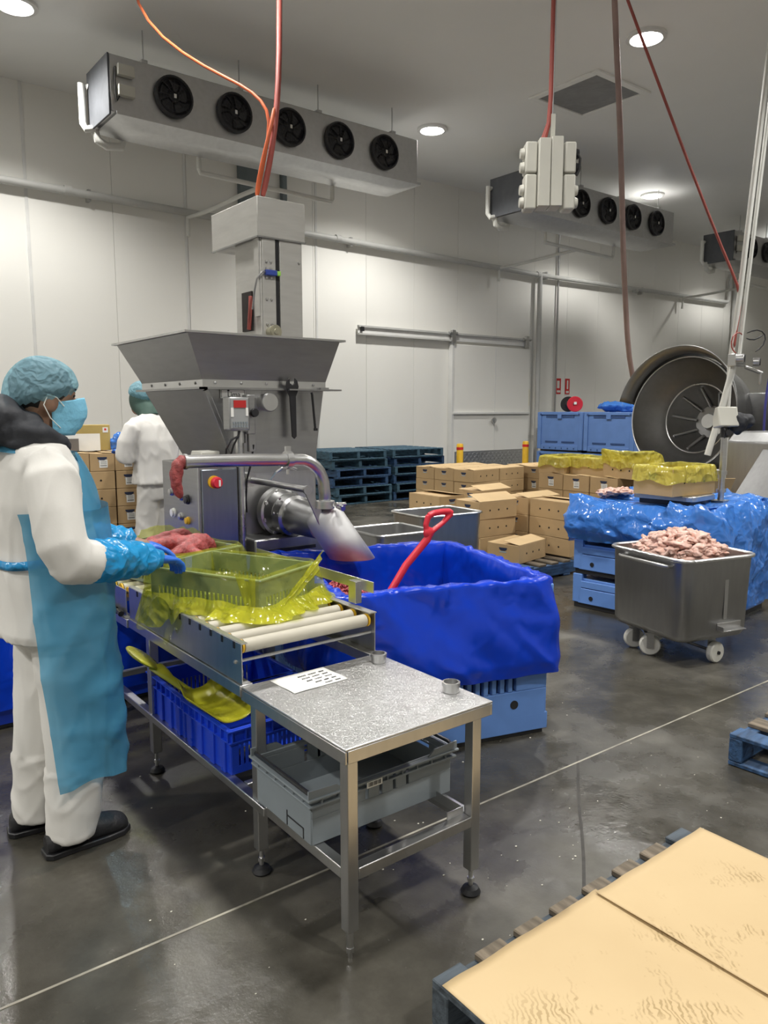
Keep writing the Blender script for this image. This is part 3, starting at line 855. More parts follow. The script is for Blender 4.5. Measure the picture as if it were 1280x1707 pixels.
# ================================================================== SMALL BLUE CRATES ON THE LOWER RAILS
def blue_crate(loc, rz, label):
    t = thing('blue_crate', label, 'crate', loc, rz, 'blue crates under the conveyor')
    w, d, h = 0.50, 0.375, 0.175
    sl = [(0.03 + k * 0.02, 0.038 + k * 0.02, 0.03, 0.11) for k in range(22)]
    ss = [(0.03 + k * 0.02, 0.038 + k * 0.02, 0.03, 0.11) for k in range(16)]
    obj('body', crate_body(w, d, h, 0.005, sl, []), MAT['blue_crate'], t, bevel=0.001)
    rm = M()
    for zz, ex, hh in ((h - 0.004, 0.018, 0.006), (h - 0.05, 0.014, 0.006)):
        for s in (-1, 1):
            rm.box((0, s * (d / 2 + ex / 2), zz), (w + 2 * ex, ex, hh)); rm.box((s * (w / 2 + ex / 2), 0, zz), (ex, d, hh))
    for k in range(8):
        for s in (-1, 1): rm.box((s * (w / 2 + 0.008), -d / 2 + d * k / 7, h - 0.027), (0.013, 0.005, 0.046))
    for k in range(10):
        for s in (-1, 1): rm.box((-w / 2 + w * k / 9, s * (d / 2 + 0.008), h - 0.027), (0.005, 0.013, 0.046))
    obj('rim', rm, MAT['blue_crate'], t, bevel=0.001)
    for s in (-1, 1):
        for yy in (-0.14, -0.05, 0.05, 0.14): obj('wall_rib', M().box((s * (w / 2 + 0.006), yy, 0.06), (0.012, 0.035, 0.12)), MAT['blue_crate'], t, bevel=0.002)
    return t
blue_crate((1.425, 2.60, 0.2775), R(1), 'deep blue plastic crate on the conveyor lower rails nearest the steel table')
blue_crate((1.43, 2.997, 0.2775), R(-1), 'deep blue plastic crate on the conveyor lower rails holding the scoop handle')
tag(obj('scrap_lump', remesh(M().blob((0, 0, 0.018), (0.05, 0.035, 0.022), 3, 0.5, 2.2, 4).blob((0.03, 0.01, 0.016), (0.03, 0.03, 0.018), 2, 0.5, 2, 8), 0.006, 3, name='scrap_lump'), MAT['grey_pipe'], loc=(1.30, 2.49, 0.288)), 'small crumpled grey scrap in the nearest blue crate', 'scrap')

# yellow scoop lying over the blue crates
sc = thing('yellow_scoop', 'translucent yellow plastic scoop lying across the blue crates', 'scoop', (1.17, 2.78, 0.475), R(8))
def blade(u, v):
    a = (u - 0.5)
    return (a * 0.165 + 0.02, -0.05 - v * 0.27, -0.012 + 0.05 * (abs(a) * 2) ** 3 * (1 - v * 0.4) + (0.045 * max(0, 1 - v * 7)) - 0.01 * v)
obj('blade', M().grid(blade, 14, 14), MAT['yellow_scoop'], sc, solid=0.004)
obj('handle', M().tube([(0.02, -0.055, 0.0), (0.015, 0.03, 0.01), (0.0, 0.12, 0.035), (-0.005, 0.16, 0.05), (-0.01, 0.21, 0.065)], [(0.012, 0.03), (0.012, 0.02), (0.012, 0.02), (0.012, 0.03), (0.012, 0.035)], 12), MAT['yellow_scoop'], sc)
obj('grip_paddle', M().blob((-0.02, 0.30, 0.085), (0.055, 0.125, 0.016), 3, 0.1, 1.5, 2, Matrix.Rotation(0.45, 3, 'Y') @ Matrix.Rotation(0.15, 3, 'X')), MAT['yellow_scoop'], sc)


# ================================================================== YELLOW LINED CRATES ON THE ROLLERS
def basket(loc, rz, label):
    t = thing('slatted_basket', label, 'crate', loc, rz, 'slatted baskets on the rollers')
    w, d, h = 0.375, 0.555, 0.15
    sl = [(0.04 + k * 0.022, 0.051 + k * 0.022, 0.015, 0.075) for k in range(14)]
    ss = [(0.04 + k * 0.022, 0.051 + k * 0.022, 0.015, 0.075) for k in range(22)]
    obj('body', crate_body(w, d, h, 0.005, sl, ss), MAT['clear_crate'], t, bevel=0.001)
    rm = M()
    for s in (-1, 1):
        rm.box((0, s * (d / 2 + 0.006), h - 0.004), (w + 0.024, 0.014, 0.008)); rm.box((s * (w / 2 + 0.006), 0, h - 0.004), (0.014, d, 0.008))
    obj('rim', rm, MAT['clear_crate'], t, bevel=0.002)
    return t
ZR = 0.8095
basket((1.425, 2.845, ZR), R(24), 'clear slatted basket on the rollers nearest the steel table')
basket((1.45, 3.555, ZR - 0.02), R(14), 'clear slatted basket on the rollers beside the machine cabinet')
yl = liner(0.39, 0.57, 0.156, 0.02, interp([(0.012, 0.150, 0.2), (0.02, 0.11, 0.5), (0.03, 0.06, 0.9), (0.05, 0.018, 1.6), (0.065, -0.006, 2.0)], 9), 0.02, 200, 0.022, 3.4, 1.3, 0.016, inset=0.014, irf=1.2)
for i, (px_, py_, pz_) in enumerate(yl.v):
    # the hem fans out at the near corner
    if py_ < -0.27 and px_ > -0.19 and pz_ < 0.13 and (abs(px_) > 0.19 or py_ < -0.285):
        k = (0.13 - pz_) / 0.13
        yl.v[i] = (px_ - 0.02 * k, py_ - 0.06 * k * (0.5 + 0.5 * math.sin(px_ * 40)), pz_ - 0.0 * k)
    px_, py_, pz_ = yl.v[i]
    wx = 1.425 + px_ * math.cos(R(24)) - py_ * math.sin(R(24))
    if pz_ < 0.09 and wx < 1.165: yl.v[i] = (px_, py_, pz_ - 0.10 * ((0.09 - pz_) / 0.09) * min(1, (1.165 - wx) / 0.03))
    elif pz_ < 0.004: yl.v[i] = (px_, py_, 0.004 + 0.004 * abs(N3(px_ * 30, py_ * 30)))
yb1 = tag(obj('yellow_liner_bag', yl, MAT['yellow_film'], loc=(1.425, 2.845, ZR), rz=R(24), smooth=180), 'crumpled clear yellow bag lining the empty basket nearest the steel table', 'plastic bag', 'yellow bags in the baskets')
def hem_strip(w, d, z0, z1, o0, o1, amp, seed, a0=0.0, a1=1.0, lowx=None):
    n = 220
    p_ = rrect(w, d, 0.03, n)
    k0, k1 = int(a0 * n), int(a1 * n)
    rows = []
    for q in range(7):
        v = q / 6; row = []
        for k in range(k0, k1 + 1):
            x_, y_, nx, ny = p_[k % n]
            f = amp * (0.4 + v) * (N3(x_ * 16, y_ * 16, seed + v) + 0.7 * math.sin(k * 0.55 + 3 * N3(x_ * 5, y_ * 5, seed)))
            o = o0 + (o1 - o0) * v + f
            z = z0 + (z1 - z0) * v + 0.012 * N3(x_ * 12, y_ * 12, seed + 3)
            gx, gy = x_ + nx * o, y_ + ny * o
            if lowx is not None:
                wx = 1.425 + gx * math.cos(R(24)) - gy * math.sin(R(24))
                if wx < 1.155: z -= 0.075 * v * min(1, (1.155 - wx) / 0.04)
                elif z < 0.004: z = 0.004
            row.append((gx, gy, z))
        rows.append(row)
    m_ = M().ring(rows, False, False, closed=False)
    return m_
obj('bunched_hem', hem_strip(0.40, 0.58, 0.055, 0.0, 0.03, 0.075, 0.010, 2.0, 0, 1, True), MAT['yellow_hem'], yb1, smooth=180)
obj('bunched_hem', hem_strip(0.40, 0.58, 0.045, 0.004, 0.035, 0.10, 0.014, 5.0, 0.90, 1.22, True), MAT['yellow_hem'], yb1, smooth=180)
# diagonal gathered fold on the near short side
def dfold(u, v):
    x_ = 0.20 - 0.36 * u; z_ = 0.158 - 0.145 * u
    wv = (v - 0.5) * (0.10 - 0.05 * u)
    return (x_ + wv * 0.4, -0.289 - 0.012 - 0.03 * u - 0.008 * math.sin(v * 14) - 0.006 * N3(u * 5, v * 5), max(0.004, z_ + wv * 0.9))
obj('gathered_fold', M().grid(dfold, 24, 12), MAT['yellow_hem'], yb1, smooth=180)
obj('gathered_fold', M().grid(lambda u, v: (-0.203 - 0.006 * math.sin(v * 10) - 0.004 * u, -0.27 + 0.10 * v * (1 - 0.6 * u), 0.158 - 0.15 * u), 16, 10), MAT['yellow_hem'], yb1, smooth=180)
yl = liner(0.39, 0.57, 0.156, 0.02, interp([(0.012, 0.150, 0.4), (0.03, 0.11, 0.8), (0.045, 0.06, 1.2), (0.06, 0.02, 1.6), (0.05, 0.004, 1.8)], 9), 0.02, 200, 0.03, 3.8, 7.7, 0.03, inset=0.014, irf=1.2)
for i, (px_, py_, pz_) in enumerate(yl.v):
    if pz_ > 0.12 and px_ > 0.02 and py_ > 0.0:      # back corner stands up
        yl.v[i] = (px_, py_, pz_ + 0.05 * (pz_ - 0.12) / 0.04 * (0.5 + 0.5 * N3(px_ * 14, py_ * 14, 2)))
    px_, py_, pz_ = yl.v[i]
    if pz_ < 0.004: yl.v[i] = (px_, py_, 0.004)
tag(obj('yellow_liner_bag', yl, MAT['yellow_film'], loc=(1.45, 3.555, ZR - 0.02), rz=R(14), smooth=180), 'crumpled yellow bag lining the basket filled with red mince', 'plastic bag', 'yellow bags in the baskets')

# extruded mince in the far basket
rnd = random.Random(11)
mt = M()
mt.blob((0, 0, 0.04), (0.15, 0.22, 0.06), 3, 0.3, 2, 3)
for k in range(13):
    a = rnd.uniform(-0.7, 0.7) + (PI / 2 if k % 4 == 0 else 0); cx, cy = rnd.uniform(-0.07, 0.07), -0.16 + 0.33 * k / 12
    L = rnd.uniform(0.09, 0.13); z = 0.10 + 0.05 * (1 - abs(cy) / 0.2) + rnd.uniform(-0.01, 0.015)
    pts = []
    for q in range(9):
        s = (q / 8 - 0.5) * 2
        pts.append((cx + s * L * math.cos(a) + 0.02 * math.sin(3 * s + k), cy + s * L * math.sin(a) + 0.02 * math.cos(2.4 * s + k), z - 0.05 * s * s + 0.01 * math.sin(5 * s + k)))
    mt.tube(pts, [0.014, 0.026, 0.031, 0.033, 0.03, 0.034, 0.031, 0.026, 0.012], 10)
mm_ = remesh(mt, 0.008, 2, lambda c, n: 0.004 * N3(c.x * 70, c.y * 70, c.z * 70), 'red_mince')
tag(obj('red_mince', mm_, MAT['meat'], loc=(1.45, 3.555, ZR + 0.012), rz=R(14)), 'heap of thick red extruded mince in the far yellow lined basket', 'meat', kind='stuff')

# ================================================================== MAIN BLUE BIN WITH LINER
def pallet_bin(loc, rz, label, h, mat, name='pallet_bin', w=1.10, group=None, levels=None, legs=True):
    t = thing(name, label, 'bin', loc, rz, group)
    zb = 0.10
    body = M()
    c = [(-w / 2, -w / 2), (w / 2, -w / 2), (w / 2, w / 2), (-w / 2, w / 2)]
    slots = []
    if h > 0.5:
        slots = [(0.15 + k * 0.045, 0.17 + k * 0.045, 0.235, 0.31) for k in range(7)] + [(0.62 + k * 0.045, 0.64 + k * 0.045, 0.235, 0.31) for k in range(7)]
    for i in range(4):
        a, b = c[i], c[(i + 1) % 4]
        wall_holes(body, (*a, 0), (*b, 0), zb, h, 0.03, slots)
    body.box((0, 0, zb + 0.02), (w - 0.03, w - 0.03, 0.03))
    obj('body', body, mat, t, bevel=0.004)
    rm = M()
    for s in (-1, 1):
        rm.box((0, s * (w / 2 + 0.005), h - 0.03), (w + 0.05, 0.04, 0.06)); rm.box((s * (w / 2 + 0.005), 0, h - 0.03), (0.04, w - 0.04, 0.06))
    obj('rim', rm, mat, t, bevel=0.006)
    # runners with fork openings
    for sy in (-1, 0, 1):
        obj('runner', M().box((0, sy * (w / 2 - 0.05), 0.065), (w + 0.03, 0.13, 0.085)), MAT['black_plastic'] if sy == 0 else mat, t, bevel=0.004)
        obj('runner_gap_shade', M().box((0, sy * (w / 2 - 0.05), 0.011), (w - 0.01, 0.11, 0.022)), MAT['black_plastic'], t, bevel=0.004)  # black strip put in for the shaded gap under the bin
    pn = M()
    for i in range(4):
        for k in (-0.36, 0.0, 0.36):
            a = i * PI / 2
            pn.cyl((math.cos(a) * (w / 2 + 0.012) - math.sin(a) * k, math.sin(a) * (w / 2 + 0.012) + math.cos(a) * k, zb + 0.07), (math.cos(a) * (w / 2 + 0.018) - math.sin(a) * k, math.sin(a) * (w / 2 + 0.018) + math.cos(a) * k, zb + 0.07), 0.022, n=14)
    obj('plugs', pn, MAT['black_plastic'], t)['kind'] = 'stuff'
    return t

BIN = (2.495, 3.045, 0); BROT = R(-15.8)
pallet_bin(BIN, BROT, 'pale blue plastic pallet bin under the bright blue liner beside the conveyor', 0.76, MAT['blue_bin'], w=1.08)
bl = liner(1.14, 1.14, 0.785, 0.30, interp([(0.004, 0.785, 0.3), (0.012, 0.72, 0.5), (0.024, 0.62, 0.8), (0.042, 0.50, 1.1), (0.05, 0.40, 1.2), (0.034, 0.335, 1.1)], 26), 0.05, 300, 0.028, 2.6, 3.1, 0.04, inset=0.066, irf=0.5)
for i, (a, b, c) in enumerate(bl.v):
    # fine gathers at the rim and broad diagonal creases on the hanging face
    rg = max(0.0, 1 - abs(N3(a * 2.6 + c * 3.5, b * 2.6, c * 1.2 + 7)) * 5) ** 1.6
    d = 0.007 * N3(a * 34, b * 34, c * 5) * (1.2 if c > 0.72 else 0.35) + 0.010 * N3(a * 5 + c * 6, b * 5, c * 2) + 0.013 * rg
    bl.v[i] = (a + d, b - d, c + (0.014 * N3(a * 16, b * 16, 4) if c > 0.76 else 0))
tag(obj('blue_liner_bag', bl, MAT['blue_film'], loc=BIN, rz=BROT, smooth=180), 'bright blue plastic liner draped over the big bin beside the conveyor', 'plastic bag')
# minced meat in the bin
rnd = random.Random(5)
mc = M()
def hz(x, y): return 0.42 + 0.34 * math.exp(-(((x + 0.36) / 0.26) ** 2 + ((y + 0.12) / 0.30) ** 2)) + 0.03 * N3(x * 6, y * 6)
mc.grid(lambda u, v: ((u - 0.5) * 0.98, (v - 0.5) * 0.98, hz((u - 0.5) * 0.98, (v - 0.5) * 0.98)), 40, 40)
for k in range(950):
    x_, y_ = rnd.gauss(-0.34, 0.12), rnd.gauss(-0.12, 0.17)
    if abs(x_) > 0.47 or abs(y_) > 0.47: continue
    a = rnd.uniform(0, 2 * PI); L = rnd.uniform(0.012, 0.03); z = hz(x_, y_)
    ca, sa = math.cos(a) * L, math.sin(a) * L
    mc.tube([(x_ - ca, y_ - sa, z), (x_, y_, z + rnd.uniform(0.006, 0.02)), (x_ + ca, y_ + sa, z - 0.002)], [0.004, 0.0055, 0.004], 5)
tag(obj('minced_meat', mc, MAT['meat_dark'], loc=BIN, rz=BROT, smooth=180), 'dark red minced meat piled inside the blue lined bin', 'meat', kind='stuff')
# ================================================================== RED SHOVEL
def wobj(name, m, mat, root, **k):
    """part given in room coordinates, parented to a thing without rotation"""
    return obj(name, m, mat, root, loc=tuple(-c for c in root.location), **k)

sv = thing('red_shovel', 'red plastic shovel with a D grip standing in the blue lined bin', 'shovel', (2.0, 2.72, 0.5))
a_, b_, c_ = Vector((2.12, 2.68, 0.75)), Vector((2.31, 2.63, 1.02)), Vector((2.37, 2.62, 1.10))
lo = a_ + (a_ - b_) * 0.75
wobj('shaft', M().tube([lo, a_ + Vector((-0.004, 0, 0)), (a_ + b_) / 2 + Vector((-0.012, 0, 0.002)), b_ + Vector((0, 0, -0.02)), b_ + Vector((0.01, 0, 0.01))], [0.017, 0.017, 0.017, 0.018, 0.022], 14), MAT['red'], sv)
dx = Vector((0.93, -0.2, 0.04)).normalized(); ax = (c_ - b_).normalized()
tl, tr2 = c_ - dx * 0.062 + ax * 0.015, c_ + dx * 0.062 + ax * 0.015
g = M()
g.tube([b_, b_ + (tl - b_) * 0.55 - dx * 0.012, tl], [(0.014, 0.017), (0.012, 0.015), (0.015, 0.015)], 10)
g.tube([b_, b_ + (tr2 - b_) * 0.55 + dx * 0.012, tr2], [(0.014, 0.017), (0.012, 0.015), (0.015, 0.015)], 10)
g.tube([tl, tl + ax * 0.012 + dx * 0.02, (tl + tr2) / 2 + ax * 0.016, tr2 + ax * 0.012 - dx * 0.02, tr2], 0.0155, 10)
g.blob(b_ + ax * 0.012, (0.03, 0.02, 0.03), 2)
wobj('grip', remesh(g, 0.004, 3, name='grip'), MAT['red'], sv)
bd = lo + (a_ - b_) * 0.15
wobj('blade', M().grid(lambda u, v: tuple(lo + (a_ - b_).normalized() * (v * 0.12 - 0.02) + Vector((0, 1, 0)) * (u - 0.5) * 0.2 + Vector((0.8, 0, 0.5)) * 0.03 * (2 * abs(u - 0.5)) ** 2), 10, 8), MAT['red'], sv, solid=0.006)

# ================================================================== MINCE PUMP WITH HOPPER
MC = thing('mince_pump', 'stainless mince filling machine with a big two step hopper and swan neck outlet', 'machine', (2.25, 4.3, 0))
ms = MAT['steel']
def frustum(r0, z0, r1, z1):
    q = lambda r, z: [(r[0], r[2], z), (r[1], r[2], z), (r[1], r[3], z), (r[0], r[3], z)]
    return [q(r0, z0), q(r1, z1)]
A0 = (1.77, 2.77, 4.00, 5.12); A1 = (1.875, 2.70, 4.06, 4.98); B0 = (1.89, 2.69, 4.07, 4.97); B1 = (2.09, 2.615, 4.07, 4.75)
hop = obj('upper_hopper', M().ring(frustum(A1, 1.765, A0, 2.015), False, False), MAT['hopper'], MC, loc=(-2.25, -4.3, 0), solid=0.006, smooth=0)
wobj('hopper_rim', M().box(((A0[0] + A0[1]) / 2, A0[2] - 0.004, 2.02), (A0[1] - A0[0] + 0.06, 0.05, 0.012)).box(((A0[0] + A0[1]) / 2, A0[3] + 0.004, 2.02), (A0[1] - A0[0] + 0.06, 0.05, 0.012)).box((A0[0] - 0.004, (A0[2] + A0[3]) / 2, 2.02), (0.05, A0[3] - A0[2], 0.012)).box((A0[1] + 0.004, (A0[2] + A0[3]) / 2, 2.02), (0.05, A0[3] - A0[2], 0.012)), MAT['steel_polish'], MC)
wobj('hopper_band', M().ring(frustum(A1, 1.725, A1, 1.768), False, False), MAT['steel_polish'], MC, solid=0.008, smooth=0)
wobj('hopper_ledge', M().box(((A1[0] + A1[1]) / 2, A1[2] - 0.005, 1.718), (0.90, 0.05, 0.012)).box((A1[0] - 0.01, (A1[2] + A1[3]) / 2, 1.718), (0.05, 0.98, 0.012)).box((2.74, 4.05, 1.718), (0.12, 0.06, 0.01)), MAT['steel_dark'], MC)
bolts = M()
for k in range(5): bolts.lathe([(0, 0.008), (0.007, 0.006), (0.009, 0)], (1.95 + k * 0.165, A1[2] - 0.004, 1.748), (0, -1, 0), 8)
for k in range(4): bolts.lathe([(0, 0.008), (0.007, 0.006), (0.009, 0)], (A1[0] - 0.004, 4.15 + k * 0.22, 1.748), (-1, 0, 0), 8)
wobj('bolts', bolts, MAT['steel_dark'], MC)['kind'] = 'stuff'
wobj('lower_hopper', M().ring(frustum(B1, 1.22, B0, 1.715), False, False), MAT['hopper'], MC, solid=0.006, smooth=0)
wobj('hopper_rib', M().bar((1.893, 4.066, 1.71), (2.088, 4.066, 1.235), 0.03, 0.03), MAT['steel_dark'], MC, bevel=0.004)
wobj('column_body', M().prism([(2.09, 4.075), (2.63, 4.075), (2.66, 4.12), (2.66, 4.9), (2.09, 4.9)], 0.05, 1.25).prism([(2.60, 4.078), (2.645, 4.078), (2.66, 4.12), (2.66, 4.6), (2.60, 4.6)], 1.25, 1.34), MAT['steel_satin'], MC, bevel=0.01)
wobj('gearbox_shelf', M().box((2.36, 3.98, 0.70), (0.56, 0.22, 0.30)), MAT['steel_dark'], MC, bevel=0.01)
wobj('base_slot', M().box((2.33, 3.865, 0.775), (0.32, 0.006, 0.02)), MAT['black'], MC)
for (fx, fy) in ((2.15, 4.15), (2.6, 4.15), (2.15, 4.8), (2.6, 4.8)):
    wobj('machine_foot', M().cyl((fx, fy, 0), (fx, fy, 0.07), 0.035, n=14), MAT['black'], MC)
# cabinet with switches
CB = wobj('cabinet', M().prism([(1.755, 3.905), (1.995, 3.905), (1.995, 4.40), (1.755, 4.40)], 0.04, 1.30), MAT['steel_dark'], MC, bevel=0.006)
wobj('cabinet_door', M().box((1.882, 3.898, 0.70), (0.215, 0.012, 1.14)), steel('blued_steel', 0.30, 0.3, (14, 1, 1), (0.85, 0.95, 1.1)), MC, bevel=0.004)
wobj('cabinet_top', M().prism([(1.80, 3.98), (1.93, 3.98), (1.93, 4.12), (1.80, 4.12)], 1.30, 1.365, lambda a, b, c: (a - (0.02 if c > 1.33 and a < 1.85 else 0) * -1, b, c)), MAT['cream_paint'], MC, bevel=0.006)
for i, (by, bz, r_, mt_) in enumerate(((4.26, 1.12, 0.018, 'steel_polish'), (4.12, 1.105, 0.018, 'steel_polish'), (4.04, 1.095, 0.022, 'black_plastic'), (4.24, 1.00, 0.022, 'paper'), (4.13, 0.99, 0.018, 'steel_polish'), (4.04, 0.975, 0.018, 'yellow'), (4.14, 0.89, 0.016, 'red'))):
    wobj('push_button', M().lathe([(r_ * 1.25, 0), (r_ * 1.25, 0.008), (r_, 0.01), (r_, 0.02), (0, 0.022)], (1.755, by, bz), (-1, 0, 0), 16), MAT[mt_], MC)
wobj('latch', M().box((1.752, 4.2, 1.2), (0.012, 0.015, 0.08)), MAT['black'], MC)
ks = wobj('isolator_plate', M().lathe([(0, 0.006), (0.036, 0.006), (0.036, 0)], (1.845, 3.892, 1.20), (0, -1, 0), 20), MAT['yellow'], MC)
wobj('isolator_knob', M().lathe([(0.032, 0), (0.032, 0.02), (0.026, 0.03), (0, 0.03)], (1.855, 3.886, 1.197), (0, -1, 0), 20), MAT['red'], MC)
wobj('isolator_pointer', M().box((1.862, 3.853, 1.195), (0.01, 0.004, 0.035)), MAT['paper'], MC)
# scale head on a post
wobj('post', M().cyl((2.03, 3.93, 0.05), (2.03, 3.93, 1.42), 0.024, n=16).cyl((2.03, 3.93, 1.41), (2.03, 3.93, 1.475), 0.034, n=16), MAT['steel'], MC)
sd = wobj('indicator_box', M().box((1.99, 3.885, 1.575), (0.125, 0.085, 0.185)), MAT['steel_dark'], MC, bevel=0.008)
wobj('indicator_face', M().box((1.985, 3.84, 1.575), (0.108, 0.006, 0.165)), pm('indicator_grey', (0.30, 0.31, 0.31), 0.4), MC, bevel=0.003)
wobj('display', M().box((1.987, 3.8355, 1.628), (0.075, 0.004, 0.04)), MAT['screen_red'], MC)
wobj('indicator_stickers', M().box((1.94, 3.8355, 1.583), (0.016, 0.003, 0.05)).box((2.03, 3.8355, 1.585), (0.014, 0.003, 0.045)), MAT['paper'], MC, smooth=0)
kp_ = M()
for i in range(6):
    for j in range(2): kp_.box((1.947 + i * 0.016, 3.8355, 1.525 - j * 0.018), (0.011, 0.004, 0.012))
wobj('keys', kp_, MAT['grey_crate'], MC, smooth=0)['kind'] = 'stuff'
wobj('bracket_plate', M().box((2.075, 3.90, 1.57), (0.05, 0.06, 0.22)).box((2.085, 3.895, 1.44), (0.045, 0.03, 0.16)), MAT['steel_dark'], MC, bevel=0.004)
wobj('clamp_knob', M().lathe([(0.0, 0.03), (0.022, 0.03), (0.026, 0.015), (0.02, 0), (0, 0)], (2.085, 3.868, 1.58), (0, -1, 0), 10), MAT['black'], MC)
for pts in ([(1.99, 3.86, 1.48), (1.985, 3.86, 1.45), (1.94, 3.86, 1.43), (1.915, 3.87, 1.38), (1.925, 3.9, 1.32), (1.93, 3.95, 1.30)], [(2.0, 3.87, 1.48), (1.99, 3.88, 1.44), (1.975, 3.9, 1.40), (1.965, 3.92, 1.34), (1.97, 3.95, 1.30)], [(2.09, 3.88, 1.40), (2.085, 3.9, 1.30), (2.07, 3.93, 1.20), (2.075, 3.96, 1.08), (2.10, 4.0, 1.0)]):
    wobj('cable', M().tube(pts, 0.006, 8), MAT['black'], MC)
# maker's plate
npl = wobj('name_plate', M().box((2.06, 4.060, 1.688), (0.155, 0.006, 0.05)), MAT['paper'], MC)
fc = bpy.data.curves.new('t', 'FONT'); fc.body = 'Lima'; fc.size = 0.044; fc.align_x = 'CENTER'; fc.extrude = 0.0008
fo = bpy.data.objects.new('t', fc); COL.objects.link(fo)
dg = bpy.context.evaluated_depsgraph_get(); dg.update()
fm = bpy.data.meshes.new_from_object(fo.evaluated_get(dg)); bpy.data.objects.remove(fo, do_unlink=True)
fm.name = 'plate_lettering'; fm.materials.clear()
o = obj('plate_lettering', fm, MAT['ink'], npl, loc=(2.065, 4.056, 1.670), rot=(PI / 2, 0, 0))
wobj('plate_mark', M().blob((2.03, 4.056, 1.706), (0.008, 0.002, 0.005), 2).box((2.06, 4.056, 1.711), (0.145, 0.002, 0.002)).box((1.987, 4.056, 1.688), (0.002, 0.002, 0.045)).box((2.133, 4.056, 1.688), (0.002, 0.002, 0.045)), MAT['ink'], MC, smooth=0)
# sight port
wobj('inspection_port', M().cyl((2.27, 4.09, 1.64), (2.27, 4.0, 1.64), 0.05, n=24).lathe([(0, 0.008), (0.05, 0.008), (0.055, 0.0), (0.055, -0.015), (0.05, -0.02)], (2.27, 4.0, 1.64), (0, -1, 0), 28), MAT['steel_polish'], MC)
# hanging spanners
sp = wobj('open_spanner', M().prism([(-0.016, -0.30), (0.0, -0.315), (0.016, -0.30), (0.022, -0.06), (0.034, -0.035), (0.044, 0.0), (0.036, 0.035), (0.02, 0.05), (0.016, 0.02), (0.0, 0.008), (-0.016, 0.02), (-0.02, 0.05), (-0.036, 0.035), (-0.044, 0.0), (-0.034, -0.035), (-0.022, -0.06)], -0.005, 0.005, lambda a, b, c: (2.43 + a - b * 0.03, 4.01 + c, 1.735 + b)), MAT['black'], MC, bevel=0.002)
wobj('hex_key', M().tube([(2.56, 4.0, 1.70), (2.565, 4.0, 1.69), (2.585, 4.0, 1.48)], 0.008, 6).box((2.588, 4.0, 1.475), (0.02, 0.015, 0.015)), MAT['black'], MC)
wobj('tool_bracket', M().box((2.55, 4.015, 1.716), (0.30, 0.05, 0.008)).box((2.66, 4.01, 1.722), (0.06, 0.02, 0.02)), MAT['steel_dark'], MC)
# outlet: flange, neck, knuckle, spout
oy = 4.03
fl_c = (2.33, oy, 0.985)
wobj('outlet_flange', M().lathe([(0, 0.0), (0.15, 0.0), (0.15, 0.05), (0.135, 0.055), (0.12, 0.12), (0.0, 0.12)], fl_c, (0.02, -1, 0.0), 36), ms, MC)
fb = M()
for k in range(8):
    a = k * PI / 4 + 0.3
    fb.lathe([(0, 0.02), (0.013, 0.018), (0.014, 0)], (fl_c[0] + 0.13 * math.cos(a), oy - 0.05, fl_c[2] + 0.13 * math.sin(a)), (0, -1, 0), 8)
    fb.lathe([(0, 0.012), (0.008, 0.01), (0.009, 0)], (fl_c[0] + 0.121 * math.cos(a + .4), oy - 0.16, fl_c[2] + 0.121 * math.sin(a + .4)), (math.cos(a + .4), 0, math.sin(a + .4)), 8)
wobj('flange_bolts', fb, MAT['steel_polish'], MC)['kind'] = 'stuff'
wobj('outlet_neck', M().lathe([(0.122, 0.10), (0.122, 0.19), (0.105, 0.20), (0.098, 0.34), (0.09, 0.46), (0.0, 0.46)], fl_c, (0.04, -1, -0.06), 32), ms, MC)
sp0 = Vector((2.335, 3.565, 1.025))
MAT['spout'] = steel('satin_spout', 0.66, 0.55, (1, 1, 1))
tip = Vector((2.475, 3.455, 0.76))
sax = (tip - sp0).normalized()
su = sax.cross(Vector((0, 0, 1))).normalized(); sv_ = sax.cross(su)
srings = []
for (s_, r_) in ((-0.030, 0.03), (-0.022, 0.07), (0.0, 0.096), (0.03, 0.105), (0.16, 0.106)):
    srings.append([sp0 + sax * s_ + (su * math.cos(2 * PI * k / 32) + sv_ * math.sin(2 * PI * k / 32)) * r_ for k in range(32)])
end = []
for k in range(32):
    p_ = sp0 + (su * math.cos(2 * PI * k / 32) + sv_ * math.sin(2 * PI * k / 32)) * 0.106
    end.append(p_ + sax * ((0.765 - p_.z) / sax.z))      # cut level with the floor
srings[4] = [a.lerp(b, 0.5) for a, b in zip(srings[3], end)]
srings.append(end)
wobj('spout', M().ring(srings, True, False), MAT['spout'], MC, solid=0.004, smooth=60)
wobj('lever_plate', M().prism([(0, -0.022), (0.24, -0.03), (0.25, 0), (0.24, 0.03), (0, 0.022), (-0.02, 0)], -0.005, 0.005, lambda a, b, c: (2.205 + a * 0.42 + b * 0.8, 3.50 + c - a * 0.05, 1.165 - a * 0.86 + b * 0.5)), MAT['steel_satin'], MC, bevel=0.003)
wobj('tie_rod', M().cyl((2.12, 4.06, 1.19), (2.21, 3.51, 1.165), 0.019, n=14).cyl((2.10, 4.10, 1.195), (2.125, 3.98, 1.19), 0.045, n=18).cyl((2.205, 3.505, 1.165), (2.205, 3.49, 1.165), 0.026, n=14), MAT['steel'], MC)
py = 3.47
pts = [(1.49, py, 1.35), (1.8, py, 1.345), (2.10, py, 1.335)]
for k in range(1, 9):
    a = PI / 2 * k / 8
    pts.append((2.13 + 0.165 * math.sin(a), py, 1.335 - 0.165 * (1 - math.cos(a))))
pts += [(2.30, py, 1.13), (2.305, py + 0.01, 1.09)]
wobj('swan_neck_pipe', M().tube(pts, 0.032, 20, True), MAT['steel_polish'], MC)
